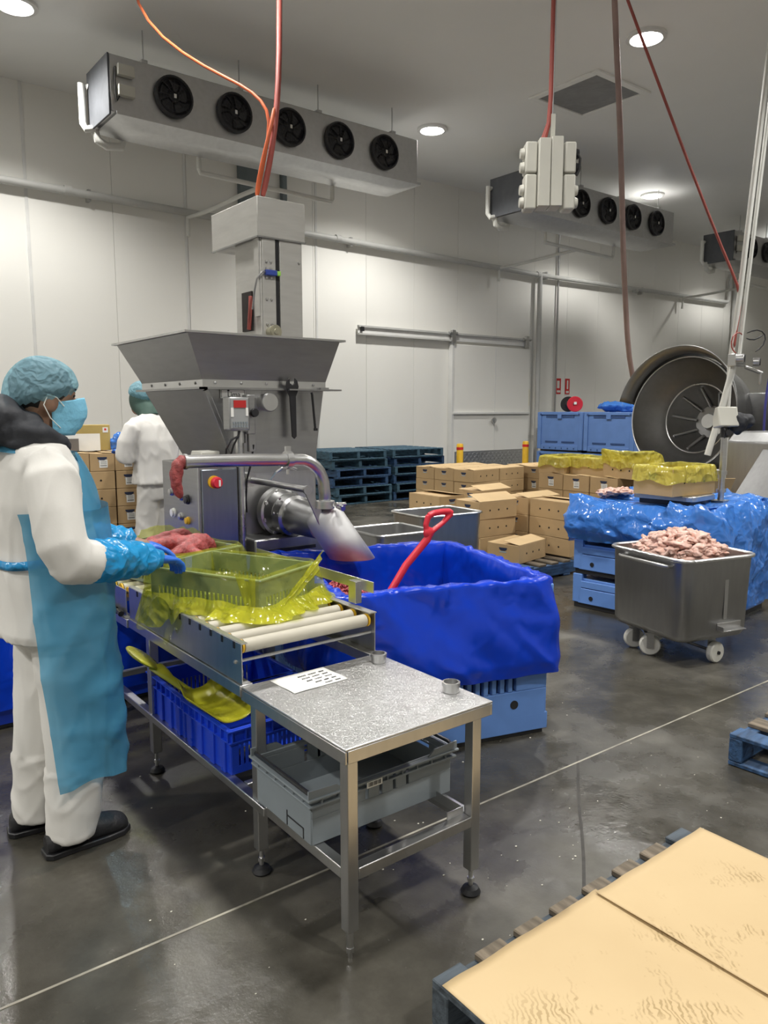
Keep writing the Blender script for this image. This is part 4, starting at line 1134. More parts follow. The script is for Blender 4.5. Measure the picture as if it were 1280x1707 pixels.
wobj('pipe_clamp', M().lathe([(0.033, -0.016), (0.046, -0.016), (0.046, 0.016), (0.033, 0.016)], (2.07, py, 1.336), (1, 0, 0), 24).box((2.07, py, 1.392), (0.03, 0.016, 0.03)).cyl((2.07, py, 1.285), (2.07, py, 1.26), 0.01, n=8), MAT['steel_polish'], MC)
wobj('pipe_clamp', M().lathe([(0.033, -0.02), (0.054, -0.02), (0.054, 0.02), (0.033, 0.02)], (2.305, py + 0.01, 1.08), (0, 0, 1), 24).cyl((2.33, py - 0.06, 1.085), (2.40, py - 0.05, 1.08), 0.012, n=8).cyl((2.37, py - 0.075, 1.06), (2.37, py - 0.02, 1.07), 0.016, n=8), MAT['steel_polish'], MC)
wobj('pipe_end_ring', M().lathe([(0.030, -0.006), (0.038, -0.006), (0.038, 0.008), (0.030, 0.008)], (1.497, py, 1.35), (1, 0, 0), 20), MAT['steel_polish'], MC)
wobj('chain', M().tube([(2.12, 3.62, 1.28), (2.16, 3.6, 1.285), (2.2, 3.6, 1.27)], 0.008, 6).tube([(2.05, 3.62, 1.22), (2.07, 3.6, 1.26), (2.12, 3.62, 1.28)], 0.008, 6), MAT['steel_polish'], MC)
wobj('support_pin', M().cyl((2.06, py, 1.31), (2.06, 3.93, 1.31), 0.014, n=10), MAT['steel'], MC)
# mince hanging from the pipe end, and a scrap on the door
hm = M().tube([(1.512, py, 1.35), (1.485, py, 1.355), (1.462, py, 1.335), (1.452, py, 1.29), (1.452, py, 1.24), (1.462, py, 1.20), (1.472, py - 0.002, 1.175)], [0.026, 0.03, 0.032, 0.031, 0.027, 0.023, 0.012], 14)
tag(obj('hanging_mince', remesh(hm, 0.006, 2, lambda c, n: 0.004 * N3(c.x * 60, c.y * 60, c.z * 45), 'hanging_mince'), MAT['meat']), 'pink strand of mince hanging out of the left end of the horizontal pipe', 'meat')
tag(obj('meat_scrap', remesh(M().blob((1.882, 3.887, 1.305), (0.02, 0.012, 0.012), 3, 0.7, 2, 3).blob((1.895, 3.887, 1.30), (0.013, 0.012, 0.012), 3, 0.7, 2, 7), 0.004, 1, name='meat_scrap'), MAT['meat_pink']), 'small pale meat scrap stuck on the machine cabinet above the red knob', 'meat')

# ================================================================== LIFT TOWER
LT = thing('lift_tower', 'tall stainless lift tower with a box top rising behind the hopper', 'lift', (3.14, 5.5, 0))
tw = pm('tower_grey', (0.50, 0.49, 0.46), 0.4, 0.35, var=0.06, stretch=(1, 1, 6))
wobj('head_box', M().box((3.14, 5.69, 3.045), (0.42, 0.78, 0.29)), tw, LT, bevel=0.004)
wobj('head_lip', M().box((3.14, 5.30, 2.895), (0.425, 0.02, 0.012)).box((2.935, 5.69, 2.895), (0.02, 0.78, 0.012)), MAT['steel_dark'], LT)
wobj('column', M().prism([(2.955, 5.315), (3.325, 5.315), (3.325, 5.72), (2.955, 5.72)], 0.02, 2.90), tw, LT, bevel=0.004)
wobj('side_channel', M().box((2.945, 5.35, 2.6), (0.012, 0.07, 0.58)), tw, LT)
wobj('front_strip', M().box((3.025, 5.310, 1.95), (0.115, 0.012, 1.88)), tw, LT, bevel=0.002)
wobj('guide_slot', M().box((3.1, 5.311, 1.95), (0.03, 0.010, 1.88)), MAT['black'], LT)
wobj('front_cover', M().box((3.22, 5.309, 1.95), (0.20, 0.014, 1.88)), tw, LT, bevel=0.002)
bt = M()
for zz in (2.67, 2.60, 2.44, 2.25, 2.72):
    for xx in (3.0, 3.04): bt.lathe([(0, 0.012), (0.010, 0.01), (0.011, 0)], (xx, 5.304, zz), (0, -1, 0), 10)
bt.lathe([(0, 0.012), (0.010, 0.01), (0.011, 0)], (3.29, 5.302, 2.74), (0, -1, 0), 10)
wobj('bolts', bt, MAT['steel_polish'], LT)['kind'] = 'stuff'
wobj('sensor', M().box((3.03, 5.285, 2.635), (0.10, 0.03, 0.042)), MAT['indicator_blue'], LT, bevel=0.006)
wobj('sensor_tip', M().box((3.095, 5.285, 2.635), (0.03, 0.03, 0.034)), MAT['lime'], LT, bevel=0.003)
wobj('sensor_cable', M().tube([(2.985, 5.285, 2.637), (2.95, 5.28, 2.635), (2.91, 5.29, 2.58), (2.90, 5.31, 2.50), (2.905, 5.36, 2.36)], 0.007, 8), MAT['steel_dark'], LT)
wobj('cable_opening', M().box((2.948, 5.52, 2.36), (0.014, 0.16, 0.30)), MAT['hole'], LT)
wobj('cable_sleeve', M().tube([(2.94, 5.45, 2.47), (2.93, 5.44, 2.38), (2.925, 5.45, 2.28), (2.93, 5.47, 2.22)], 0.016, 8), MAT['red_cable'], LT)
wobj('cam_roller', M().cyl((3.03, 5.31, 2.19), (3.03, 5.22, 2.19), 0.045, n=20).cyl((3.03, 5.25, 2.19), (3.03, 5.225, 2.19), 0.052, n=20).lathe([(0, 0.006), (0.02, 0.006), (0.024, 0)], (3.03, 5.22, 2.19), (0, -1, 0), 14), pm('roller_brass', (0.40, 0.38, 0.28), 0.4, 0.5), LT)
wobj('cable_gland', M().cyl((3.0, 5.42, 3.18), (3.0, 5.42, 3.22), 0.03, n=12), MAT['black'], LT)

# cables from the tower top to the ceiling
tag(obj('orange_cable', M().tube([(3.0, 5.42, 3.20), (3.01, 5.40, 3.30), (3.03, 5.34, 3.50), (3.055, 5.28, 3.75), (3.03, 5.36, 3.90), (2.97, 5.55, 4.05), (2.84, 5.9, 4.25), (2.72, 6.5, 4.65), (2.80, 7.2, 5.2), (2.95, 7.7, 5.75), (3.0, 7.8, 6.0)], 0.014, 8), MAT['orange'], sub=1), 'orange cable curving from the lift tower up to the ceiling at the left', 'cable')
tag(obj('red_cable', M().tube([(3.03, 5.40, 3.20), (3.05, 5.37, 3.32), (3.08, 5.32, 3.55), (3.12, 5.30, 3.85), (3.22, 5.42, 4.3), (3.42, 5.75, 4.95), (3.60, 6.0, 5.5), (3.7, 6.1, 6.0)], 0.024, 10), MAT['red_cable'], sub=1), 'thick red brown cable rising from the lift tower to the ceiling', 'cable')
tag(obj('orange_cable', M().tube([(2.98, 5.40, 3.20), (2.99, 5.385, 3.32), (3.015, 5.32, 3.52), (3.06, 5.27, 3.74), (3.10, 5.31, 3.86)], 0.016, 8), MAT['orange'], sub=1), 'short orange cable bundled against the red one on the lift tower top', 'cable')

# ================================================================== HANGING ELECTRICAL BOXES
EB = thing('hanging_socket_boxes', 'cluster of cream electrical enclosures hanging from the ceiling', 'electrical box', (4.67, 3.97, 3.09), R(-37))
cp = MAT['cream_paint']
obj('enclosure', M().box((-0.055, -0.03, 0.24), (0.085, 0.16, 0.48)), cp, EB, bevel=0.006)
obj('enclosure', M().box((0.035, -0.032, 0.245), (0.085, 0.165, 0.49)), cp, EB, bevel=0.006)
obj('enclosure_lid', M().box((-0.055, -0.113, 0.24), (0.083, 0.012, 0.478)), cp, EB, bevel=0.003)
obj('enclosure_lid', M().box((0.035, -0.118, 0.245), (0.083, 0.012, 0.488)), cp, EB, bevel=0.003)
for sx in (-1, 1):
    for zz, hh in ((0.36, 0.22), (0.115, 0.25)):
        obj('side_socket_box', M().box((sx * 0.135 - (0.01 if sx < 0 else -0.01), 0.0, zz), (0.085, 0.14, hh)), cp, EB, bevel=0.012)
for zz in (0.40, 0.30, 0.14, 0.05):
    obj('socket_flap', M().lathe([(0, 0.03), (0.035, 0.028), (0.042, 0.0)], (0.19, 0.0, zz), (1, 0, 0), 14), MAT['cream_paint'] if zz < 0.2 else MAT['black'], EB)
    obj('socket_flap', M().lathe([(0, 0.03), (0.035, 0.028), (0.042, 0.0)], (-0.19, 0.0, zz), (-1, 0, 0), 14), MAT['cream_paint'], EB)
obj('lead', M().tube([(0.20, -0.03, 0.40), (0.225, -0.03, 0.36), (0.22, -0.03, 0.28), (0.20, -0.03, 0.24)], 0.01, 6), MAT['black'], EB)
obj('support_post', M().box((0.02, 0.0, 0.58), (0.035, 0.03, 0.20)), cp, EB, bevel=0.003)
obj('chain_rod', M().cyl((0.015, 0, 0.66), (0.02, 0, CEIL - 3.09), 0.008, n=6), MAT['steel_dark'], EB)
obj('supply_cable', M().tube([(-0.05, 0.0, 0.47), (-0.04, 0.0, 0.52), (-0.01, 0, 0.62), (0.0, 0, 0.8), (0.0, 0, 1.4), (0.01, 0, CEIL - 3.09)], [0.03, 0.022, 0.017, 0.017, 0.017, 0.017], 8), MAT['red_cable'], EB)

# ================================================================== HANGING HOSES AT THE RIGHT
tag(obj('grey_hose', M().tube([(7.34, 5.41, 6.0), (7.36, 5.42, 5.93), (7.59, 5.49, 5.11), (7.82, 5.57, 4.3), (8.03, 5.66, 3.45), (8.25, 5.74, 2.85), (8.49, 5.84, 2.22), (8.8, 5.9, 1.8), (9.3, 6.1, 1.2), (9.6, 6.2, 0.6), (9.65, 6.2, 0.02)], 0.034, 10), MAT['grey_hose'], sub=1), 'grey pink hose hanging straight from the ceiling left of the big steel bowl', 'hose')
tag(obj('red_hose', M().tube([(6.6, 4.95, 6.0), (6.79, 4.85, 5.54), (7.07, 4.76, 5.04), (7.61, 4.59, 4.08), (8.03, 4.38, 3.2), (8.16, 4.28, 2.9), (8.19, 4.26, 2.7), (8.15, 4.28, 2.45), (8.12, 4.27, 2.24)], 0.016, 8), MAT['red_cable'], sub=1), 'thin red hose slanting down from the ceiling to the posts by the steel bowl', 'hose')
# ================================================================== PEOPLE
def limb(m, pts, rad, n=14):
    return m.tube(pts, rad, n)

def ell(cx, cy, z, rx, ry, n=24, tw=0):
    return [(cx + rx * math.cos(2 * PI * k / n + tw), cy + ry * math.sin(2 * PI * k / n + tw), z) for k in range(n)]

def folds(c, n, amp=0.006, fx=(9, 9, 5), seed=0.0):
    a = N3(c.x * fx[0] + seed, c.y * fx[1], c.z * fx[2] + 0.8 * c.x * fx[0])
    b = N3(c.x * fx[0] * 2.1, c.y * fx[1] * 2.1 + seed, c.z * fx[2] * 1.6 - c.x * 8)
    r1 = max(0.0, 1 - abs(a) * 3.2) ** 1.5; r2 = max(0.0, 1 - abs(b) * 3.2) ** 1.5
    return amp * (1.5 * r1 + 0.8 * r2 + 1.2 * a - 0.5)

def body_mesh(J, name):
    """one continuous figure: head, neck, trunk, arms, legs. J = joints"""
    m = M()
    hd = J['head']
    m.blob(hd, (0.095, 0.077, 0.115), 3)                                        # skull
    m.blob((hd[0] + 0.035, hd[1], hd[2] - 0.075), (0.06, 0.055, 0.07), 3)       # jaw
    m.blob((hd[0] + 0.100, hd[1], hd[2] - 0.035), (0.018, 0.014, 0.028), 2)     # nose
    m.blob((hd[0] + 0.083, hd[1] + 0.03, hd[2] + 0.012), (0.014, 0.026, 0.012), 2)
    m.blob((hd[0] + 0.083, hd[1] - 0.03, hd[2] + 0.012), (0.014, 0.026, 0.012), 2)
    m.blob((hd[0] + 0.088, hd[1], hd[2] - 0.085), (0.016, 0.026, 0.012), 2)     # lips
    for s in (-1, 1): m.blob((hd[0] - 0.005, hd[1] + s * 0.080, hd[2] - 0.025), (0.022, 0.012, 0.034), 2)
    nk = J['neck']
    limb(m, [(hd[0] - 0.01, hd[1], hd[2] - 0.06), nk], [0.055, 0.065])
    ch, wa, hp = J['chest'], J['waist'], J['hips']
    m.ring([ell(nk[0], nk[1], nk[2], 0.06, 0.08), ell(ch[0], ch[1], ch[2] + 0.10, 0.09, 0.17), ell(ch[0], ch[1], ch[2], 0.115, 0.175), ell(wa[0], wa[1], wa[2], 0.10, 0.145), ell(hp[0], hp[1], hp[2], 0.12, 0.17), ell(hp[0], hp[1], hp[2] - 0.12, 0.10, 0.15)])
    for s in ('r', 'l'):
        a, b, c, d = J['sh' + s], J['el' + s], J['wr' + s], J['ha' + s]
        limb(m, [a, b, c, d], [0.055, 0.043, 0.028, 0.022])
        a, b, c = J['hip' + s], J['kn' + s], J['an' + s]
        limb(m, [a, b, c], [0.085, 0.058, 0.04])
        limb(m, [(c[0] - 0.03, c[1], 0.045), (c[0] + 0.12, c[1], 0.032)], [0.028, 0.014])
    return remesh(m, 0.012, 3, name=name)


def hand_mesh(wr, fwd, side, up, curl=0.5, s=1.0):
    """palm, four fingers of different length, thumb off the side; fwd/side/up are unit vectors, side points to the thumb"""
    m = M()
    W, F, S, U = Vector(wr), Vector(fwd).normalized(), Vector(side).normalized(), Vector(up).normalized()
    p = lambda f, q, u: W + F * f * s + S * q * s + U * u * s
    m.tube([p(-0.03, 0, 0), p(0.02, 0, 0), p(0.06, 0, 0.002), p(0.095, 0, 0)], [(0.022, 0.028), (0.018, 0.036), (0.016, 0.042), (0.012, 0.040)], 14)
    for k, (off, L) in enumerate(((0.030, 0.072), (0.010, 0.080), (-0.010, 0.074), (-0.029, 0.058))):
        pts = [p(0.07, off * 0.9, 0)]; f, u, a = 0.09, 0.0, 0.0
        pts.append(p(f, off, 0))
        for q in range(3):
            a += curl * (0.7 + 0.15 * q)
            f += L * (0.45, 0.32, 0.23)[q] * math.cos(a); u -= L * (0.45, 0.32, 0.23)[q] * math.sin(a)
            pts.append(p(f, off * 1.08, u))
        m.tube(pts, [0.012, 0.0115, 0.0108, 0.010, 0.0085], 10)
    m.tube([p(0.015, 0.025, -0.004), p(0.045, 0.05, -0.012), p(0.075, 0.056, -0.024), p(0.095, 0.05, -0.034)], [0.013, 0.012, 0.0105, 0.008], 10)
    return remesh(m, 0.0035, 2, name='glove')


# ---------------------------------------------------------------- near worker (faces the conveyor)
PW = (0.715, 2.87, 0)
J = dict(head=(0.015, 0.0, 1.645), neck=(-0.03, 0, 1.47), chest=(-0.025, 0, 1.30), waist=(0.0, 0, 1.08), hips=(0.01, 0, 0.95),
         shr=(-0.03, -0.185, 1.40), elr=(-0.01, -0.275, 1.13), wrr=(0.33, -0.11, 1.045), har=(0.40, -0.06, 1.03),
         shl=(-0.03, 0.185, 1.40), ell=(0.10, 0.27, 1.12), wrl=(0.36, 0.20, 1.06), hal=(0.42, 0.17, 1.04),
         hipr=(0.01, -0.09, 0.90), knr=(0.03, -0.10, 0.50), anr=(0.0, -0.10, 0.09), hipl=(0.01, 0.09, 0.90), knl=(0.0, 0.10, 0.50), anl=(-0.08, 0.11, 0.09))
P1 = obj('person', body_mesh(J, 'person_body'), MAT['skin'], loc=PW, rz=R(-3))
tag(P1, 'person in white coat, blue apron, hairnet and mask reaching into the yellow lined basket', 'person')
# coat: trunk and sleeves as one garment
cm = M()
cm.ring([ell(-0.03, 0, 1.50, 0.075, 0.10), ell(-0.035, 0, 1.465, 0.11, 0.175), ell(-0.03, 0, 1.40, 0.145, 0.215), ell(-0.025, 0, 1.28, 0.165, 0.225), ell(-0.01, 0, 1.12, 0.165, 0.215), ell(0.0, 0, 0.98, 0.175, 0.22), ell(0.005, 0, 0.88, 0.182, 0.222), ell(0.005, 0, 0.80, 0.186, 0.226)])
cm.tube([(-0.03, -0.15, 1.415), (-0.025, -0.21, 1.37), (-0.02, -0.255, 1.26), (-0.012, -0.285, 1.16), (0.015, -0.285, 1.105), (0.085, -0.26, 1.085)], [0.075, 0.085, 0.082, 0.082, 0.082, 0.072], 18)
cm.tube([(-0.03, 0.15, 1.415), (-0.01, 0.21, 1.37), (0.05, 0.25, 1.22), (0.10, 0.27, 1.12), (0.16, 0.26, 1.07)], [0.075, 0.085, 0.078, 0.075, 0.062], 18)
coat_me = remesh(cm, 0.010, 4, lambda c, n: (folds(c, n, 0.0055, (5, 5, 2.2), 2.0) if c.z > 0.82 else 0.002) , 'coat')
obj('coat', coat_me, MAT['coat'], P1)
tm = M()
tm.ring([ell(0.005, 0, 0.98, 0.14, 0.185), ell(0.01, 0, 0.85, 0.155, 0.195), ell(0.01, 0, 0.78, 0.14, 0.185)])
tm.tube([(0.01, -0.09, 0.85), (0.03, -0.10, 0.60), (0.025, -0.10, 0.40), (0.015, -0.10, 0.22), (0.0, -0.10, 0.10), (-0.005, -0.10, 0.055)], [0.115, 0.11, 0.102, 0.098, 0.095, 0.088], 20)
tm.tube([(0.0, 0.09, 0.85), (-0.02, 0.10, 0.60), (-0.05, 0.105, 0.40), (-0.07, 0.11, 0.22), (-0.08, 0.11, 0.10), (-0.08, 0.11, 0.055)], [0.115, 0.105, 0.095, 0.09, 0.085, 0.082], 20)
obj('trousers', remesh(tm, 0.010, 4, lambda c, n: folds(c, n, 0.0055, (3.5, 3.5, 6) if c.z < 0.32 else (5, 5, 2.5), 7.0), 'trousers'), MAT['coat'], P1)
def shoe(p, parent, yaw=0.0):
    m = M()
    prof = [(-0.115, 0.035, 0.07), (-0.09, 0.047, 0.10), (-0.03, 0.048, 0.115), (0.04, 0.048, 0.105), (0.10, 0.054, 0.09), (0.16, 0.050, 0.078), (0.19, 0.030, 0.05)]
    rings = []
    for (x_, w, h) in prof:
        rings.append([(x_, w * math.cos(a), 0.004 + h * 0.5 + h * 0.5 * math.sin(a) * (1 if math.sin(a) > 0 else 0.95)) for a in [2 * PI * k / 16 for k in range(16)]])
    m.ring(rings)
    s = obj('shoe', m, MAT['shoe'], parent, loc=p, rz=yaw, sub=1)
    sl_ = [(x_, y_) for x_, y_ in [(-0.12, -0.03), (-0.10, -0.047), (0.0, -0.048), (0.10, -0.055), (0.16, -0.05), (0.195, -0.02), (0.195, 0.02), (0.16, 0.05), (0.10, 0.055), (0.0, 0.048), (-0.10, 0.047), (-0.12, 0.03)]]
    obj('sole', M().prism(sl_, 0.0, 0.022), MAT['black'], s, bevel=0.004)
shoe((0.015, -0.10, 0), P1, R(6)); shoe((-0.065, 0.115, 0), P1, R(-3))
# apron: bib, skirt that wraps to the side, ties
def apr(u, v):
    z = 1.26 - v * 0.98
    a = (u - 0.5) * 2 * R(128 - 20 * v)
    k = v
    rx = 0.200 + 0.012 * k + 0.02 * max(0, k - 0.25) * (math.cos(a) > 0) * math.cos(a); ry = 0.250 + 0.012 * k
    rg = max(0.0, 1 - abs(N3(u * 3.2 + v * 2.6, v * 3.4, 8)) * 5) ** 1.5 + 0.7 * max(0.0, 1 - abs(N3(u * 4.0 - v * 4.2, v * 5.0, 3)) * 5) ** 1.5
    fold = 0.012 * k * math.sin(a * 6 + 2 * N3(u * 3, v * 2)) + 0.010 * N3(u * 5, v * 3, 2) + 0.010 * rg
    # the lower part hangs against the legs
    lg = 0.035 * max(0, v - 0.45)
    return (0.0 + (rx + fold) * math.cos(a) + lg * 0.5, (ry - lg * 1.4 + fold) * math.sin(a), z + 0.03 * N3(u * 4, 1.0) * v)
obj('apron_skirt', M().grid(apr, 70, 44), MAT['apron'], P1, smooth=180)
def bib(u, v):
    z = 1.25 + v * 0.20
    a = (u - 0.5) * 2 * R(80 - 42 * v)
    zz = v
    return (-0.012 + (0.188 - 0.06 * zz * zz) * math.cos(a) - 0.012 * zz, (0.238 - 0.05 * zz) * math.sin(a), z)
obj('apron_bib', M().grid(bib, 30, 10), MAT['apron'], P1, smooth=180)
obj('apron_neck_strap', M().grid(lambda u, v: (-0.04 + (0.115 + 0.022 * v) * math.cos(2 * PI * u), (0.13 + 0.03 * v) * math.sin(2 * PI * u), 1.475 - 0.03 * v + 0.004 * math.sin(9 * u) - 0.02 * math.cos(2 * PI * u)), 48, 3, True), MAT['apron'], P1, smooth=180)
obj('apron_tie', M().grid(lambda u, v: (0.0 + 0.184 * math.cos(PI * 0.6 + u * PI * 0.8), 0.234 * math.sin(PI * 0.6 + u * PI * 0.8), 1.10 - 0.03 * v + 0.01 * math.sin(u * 7)), 24, 2), MAT['sleeve'], P1, smooth=180, solid=0.002)
# sleeves and gloves
def sleeve(a, b, r0, r1, seed, nm='sleeve_cover'):
    A, B = Vector(a), Vector(b); d = (B - A)
    pts, rr = [], []
    for k in range(22):
        t = k / 21
        pts.append(A + d * t)
        e = 0.72 if k in (0, 21) else (0.85 if k in (1, 20) else 1.0)
        rr.append((r0 * (1 - t) + r1 * t + 0.012 * math.sin(PI * t)) * e + 0.004 * math.sin(k * 1.9 + seed) * (1.6 if t > 0.8 else 1))
    m = M().tube(pts, rr, 28, False)
    for i, (x_, y_, z_) in enumerate(m.v):
        q = 0.008 * N3(x_ * 22, y_ * 22, z_ * 22 + seed)
        m.v[i] = (x_ + q, y_ - q, z_ + q * 1.2)
    return obj(nm, m, MAT['sleeve'], P1, smooth=180)
sleeve((0.045, -0.28, 1.095), (0.345, -0.115, 1.045), 0.070, 0.048, 0)
sleeve((0.13, 0.265, 1.09), (0.37, 0.20, 1.06), 0.068, 0.046, 3)
obj('glove', hand_mesh((0.355, -0.10, 1.04), (0.83, 0.50, -0.22), (-0.45, 0.85, 0.1), (0.2, 0.05, 1), 0.62), MAT['glove'], P1)
obj('glove', hand_mesh((0.375, 0.20, 1.055), (0.9, -0.3, -0.25), (-0.25, -0.9, 0.1), (0.2, 0, 1), 0.35), MAT['glove'], P1)
# hood of the jacket behind the neck
hm_ = M()
hm_.blob((-0.17, 0, 1.565), (0.125, 0.15, 0.095), 3, 0.22, 1.6, 2)
hm_.blob((-0.085, -0.06, 1.54), (0.08, 0.08, 0.06), 3, 0.2, 1.6, 2)
hm_.blob((-0.09, 0, 1.50), (0.10, 0.14, 0.05), 3, 0.25, 2, 5)
hm_.tube([(-0.10, -0.10, 1.53), (-0.03, -0.115, 1.515), (0.035, -0.085, 1.49), (0.065, -0.02, 1.47), (0.065, 0.02, 1.47), (0.035, 0.085, 1.49), (-0.03, 0.115, 1.515), (-0.10, 0.10, 1.53)], [0.045, 0.042, 0.032, 0.026, 0.026, 0.032, 0.042, 0.045], 12)
obj('jacket_hood', remesh(hm_, 0.010, 4, lambda c, n: 0.010 * N3(c.x * 16, c.y * 16, c.z * 24), 'jacket_hood'), MAT['hood'], P1)
# head coverings
hdp = J['head']
obj('hair', M().blob((hdp[0] - 0.012, 0, hdp[2] + 0.028), (0.104, 0.087, 0.108), 3, 0.06, 3), MAT['hair'], P1, smooth=180)
bn = M()
def bnf(u, v):
    a = 2 * PI * u; ph = v * PI * 0.60
    r_ = math.sin(ph); zz = math.cos(ph)
    pk = 1 + 0.035 * N3(math.cos(a) * 4, math.sin(a) * 4, v * 4) * (0.5 + v)
    rx = 0.126 * pk; ry = 0.104 * pk
    x_ = hdp[0] - 0.016 + rx * r_ * math.cos(a); y_ = ry * r_ * math.sin(a)
    z_ = hdp[2] + 0.015 + (0.125 if zz > 0 else 0.085) * zz
    if v > 0.82: 
        q = 1 - 0.6 * (v - 0.82); x_ = hdp[0] - 0.016 + (x_ - hdp[0] + 0.016) * q; y_ *= q
    z_ += 0.22 * (x_ - hdp[0]) * min(1, v * 1.2) + 0.004 * math.sin(a * 24) * (v > 0.8)
    return (x_, y_, z_)
bn.grid(bnf, 72, 22, True)
obj('hairnet', bn, MAT['hairnet'], P1, smooth=180)
def mk(u, v):
    a = (u - 0.5) * R(190)
    z_ = hdp[2] - 0.022 - v * 0.115
    bul = 0.026 * math.sin(PI * v) * math.cos(a * 0.9)
    rx, ry = 0.098 + bul - 0.02 * v, 0.073 - 0.008 * v
    nose = 0.020 * math.exp(-(a / 0.25) ** 2) * (1 - v)
    return (hdp[0] + 0.012 + (rx + nose) * math.cos(a), ry * math.sin(a), z_ + 0.018 * (1 - abs(u - 0.5) * 2) * (1 - v) + 0.003 * math.sin(v * 22))
obj('face_mask', M().grid(mk, 30, 16), MAT['mask'], P1, smooth=180, solid=0.002)
for s in (-1, 1):
    obj('mask_loop', M().tube([(hdp[0] + 0.045, s * 0.071, hdp[2] - 0.035), (hdp[0] + 0.02, s * 0.083, hdp[2] - 0.005), (hdp[0] - 0.01, s * 0.093, hdp[2] + 0.005), (hdp[0] - 0.025, s * 0.092, hdp[2] - 0.03), (hdp[0] - 0.005, s * 0.088, hdp[2] - 0.075), (hdp[0] + 0.03, s * 0.068, hdp[2] - 0.11)], 0.002, 6), MAT['paper'], P1)
    obj('eye', M().blob((hdp[0] + 0.083, s * 0.03, hdp[2] + 0.002), (0.011, 0.014, 0.008), 2), MAT['hair'], P1)
    obj('eyebrow', M().blob((hdp[0] + 0.091, s * 0.032, hdp[2] + 0.024), (0.006, 0.022, 0.005), 2), MAT['hair'], P1)

# ---------------------------------------------------------------- far worker (back to the camera, bent over the cartons)
PF = (2.66, 6.86, 0)
J2 = dict(head=(0.15, 0.0, 1.69), neck=(0.03, 0, 1.55), chest=(-0.02, 0, 1.36), waist=(-0.03, 0, 1.10), hips=(-0.02, 0, 0.96),
          shr=(0.0, -0.20, 1.45), elr=(0.10, -0.27, 1.18), wrr=(0.33, -0.14, 1.20), har=(0.40, -0.10, 1.22),
          shl=(0.0, 0.20, 1.45), ell=(0.04, 0.29, 1.18), wrl=(0.27, 0.13, 1.21), hal=(0.34, 0.08, 1.22),
          hipr=(-0.02, -0.09, 0.92), knr=(0.0, -0.10, 0.50), anr=(-0.03, -0.10, 0.09), hipl=(-0.02, 0.09, 0.92), knl=(0.03, 0.10, 0.50), anl=(0.0, 0.11, 0.09))
P2 = obj('person', body_mesh(J2, 'person_body_far'), MAT['skin'], loc=PF, rz=R(112))
tag(P2, 'person in white coat and blue hairnet seen from behind, working at the carton stack', 'person')
cm = M()
cm.ring([ell(0.02, 0, 1.56, 0.07, 0.09), ell(0.01, 0, 1.52, 0.11, 0.18), ell(0.0, 0, 1.45, 0.15, 0.235), ell(-0.02, 0, 1.32, 0.17, 0.24), ell(-0.03, 0, 1.14, 0.165, 0.22), ell(-0.025, 0, 1.0, 0.175, 0.225), ell(-0.02, 0, 0.92, 0.185, 0.235)])
for s in (-1, 1):
    k = 'r' if s < 0 else 'l'
    cm.tube([(0, s * 0.16, 1.46), (0.0, s * 0.225, 1.42), (0.03, s * 0.275, 1.30), Vector(J2['el' + k]), (Vector(J2['el' + k]) + Vector(J2['wr' + k])) / 2, J2['wr' + k]], [0.08, 0.088, 0.084, 0.088, 0.07, 0.05], 16)
obj('coat', remesh(cm, 0.014, 4, lambda c, n: folds(c, n, 0.006, (6, 6, 2.5), 5.0), 'coat_far'), MAT['coat'], P2)
tm = M()
tm.ring([ell(-0.02, 0, 1.0, 0.14, 0.185), ell(-0.02, 0, 0.85, 0.15, 0.19), ell(-0.02, 0, 0.78, 0.14, 0.18)])
for s in (-1, 1):
    k = 'r' if s < 0 else 'l'
    tm.tube([J2['hip' + k], J2['kn' + k], Vector(J2['an' + k]) + Vector((0, 0, 0.1)), Vector(J2['an' + k]) + Vector((0, 0, -0.035))], [0.11, 0.10, 0.092, 0.085], 16)
obj('trousers', remesh(tm, 0.014, 4, lambda c, n: folds(c, n, 0.006, (5, 5, 4), 3.0), 'trousers_far'), MAT['coat'], P2)
shoe((-0.02, -0.10, 0), P2); shoe((0.01, 0.115, 0), P2)
for s in (-1, 1):
    k = 'r' if s < 0 else 'l'
    obj('glove', hand_mesh(J2['wr' + k], (0.9, -s * 0.2, 0.1), (0.1, -s, 0), (0, 0, 1), 0.4), MAT['glove'], P2)
h2 = J2['head']
gm = M().blob((h2[0] - 0.015, 0, h2[2] - 0.01), (0.118, 0.098, 0.135), 3)
gm.tube([(h2[0] - 0.02, 0, h2[2] - 0.05), (0.04, 0, 1.57), (0.03, 0, 1.53)], [0.095, 0.095, 0.11], 18)
obj('green_hood', remesh(gm, 0.012, 4, lambda c, n: 0.005 * N3(c.x * 20, c.y * 20, c.z * 10), 'green_hood'), MAT['green_hood'], P2)
hdp = (h2[0] - 0.01, 0, h2[2] + 0.03)
bn = M(); bn.grid(bnf, 60, 18, True)
obj('hairnet', bn, MAT['hairnet'], P2, smooth=180)
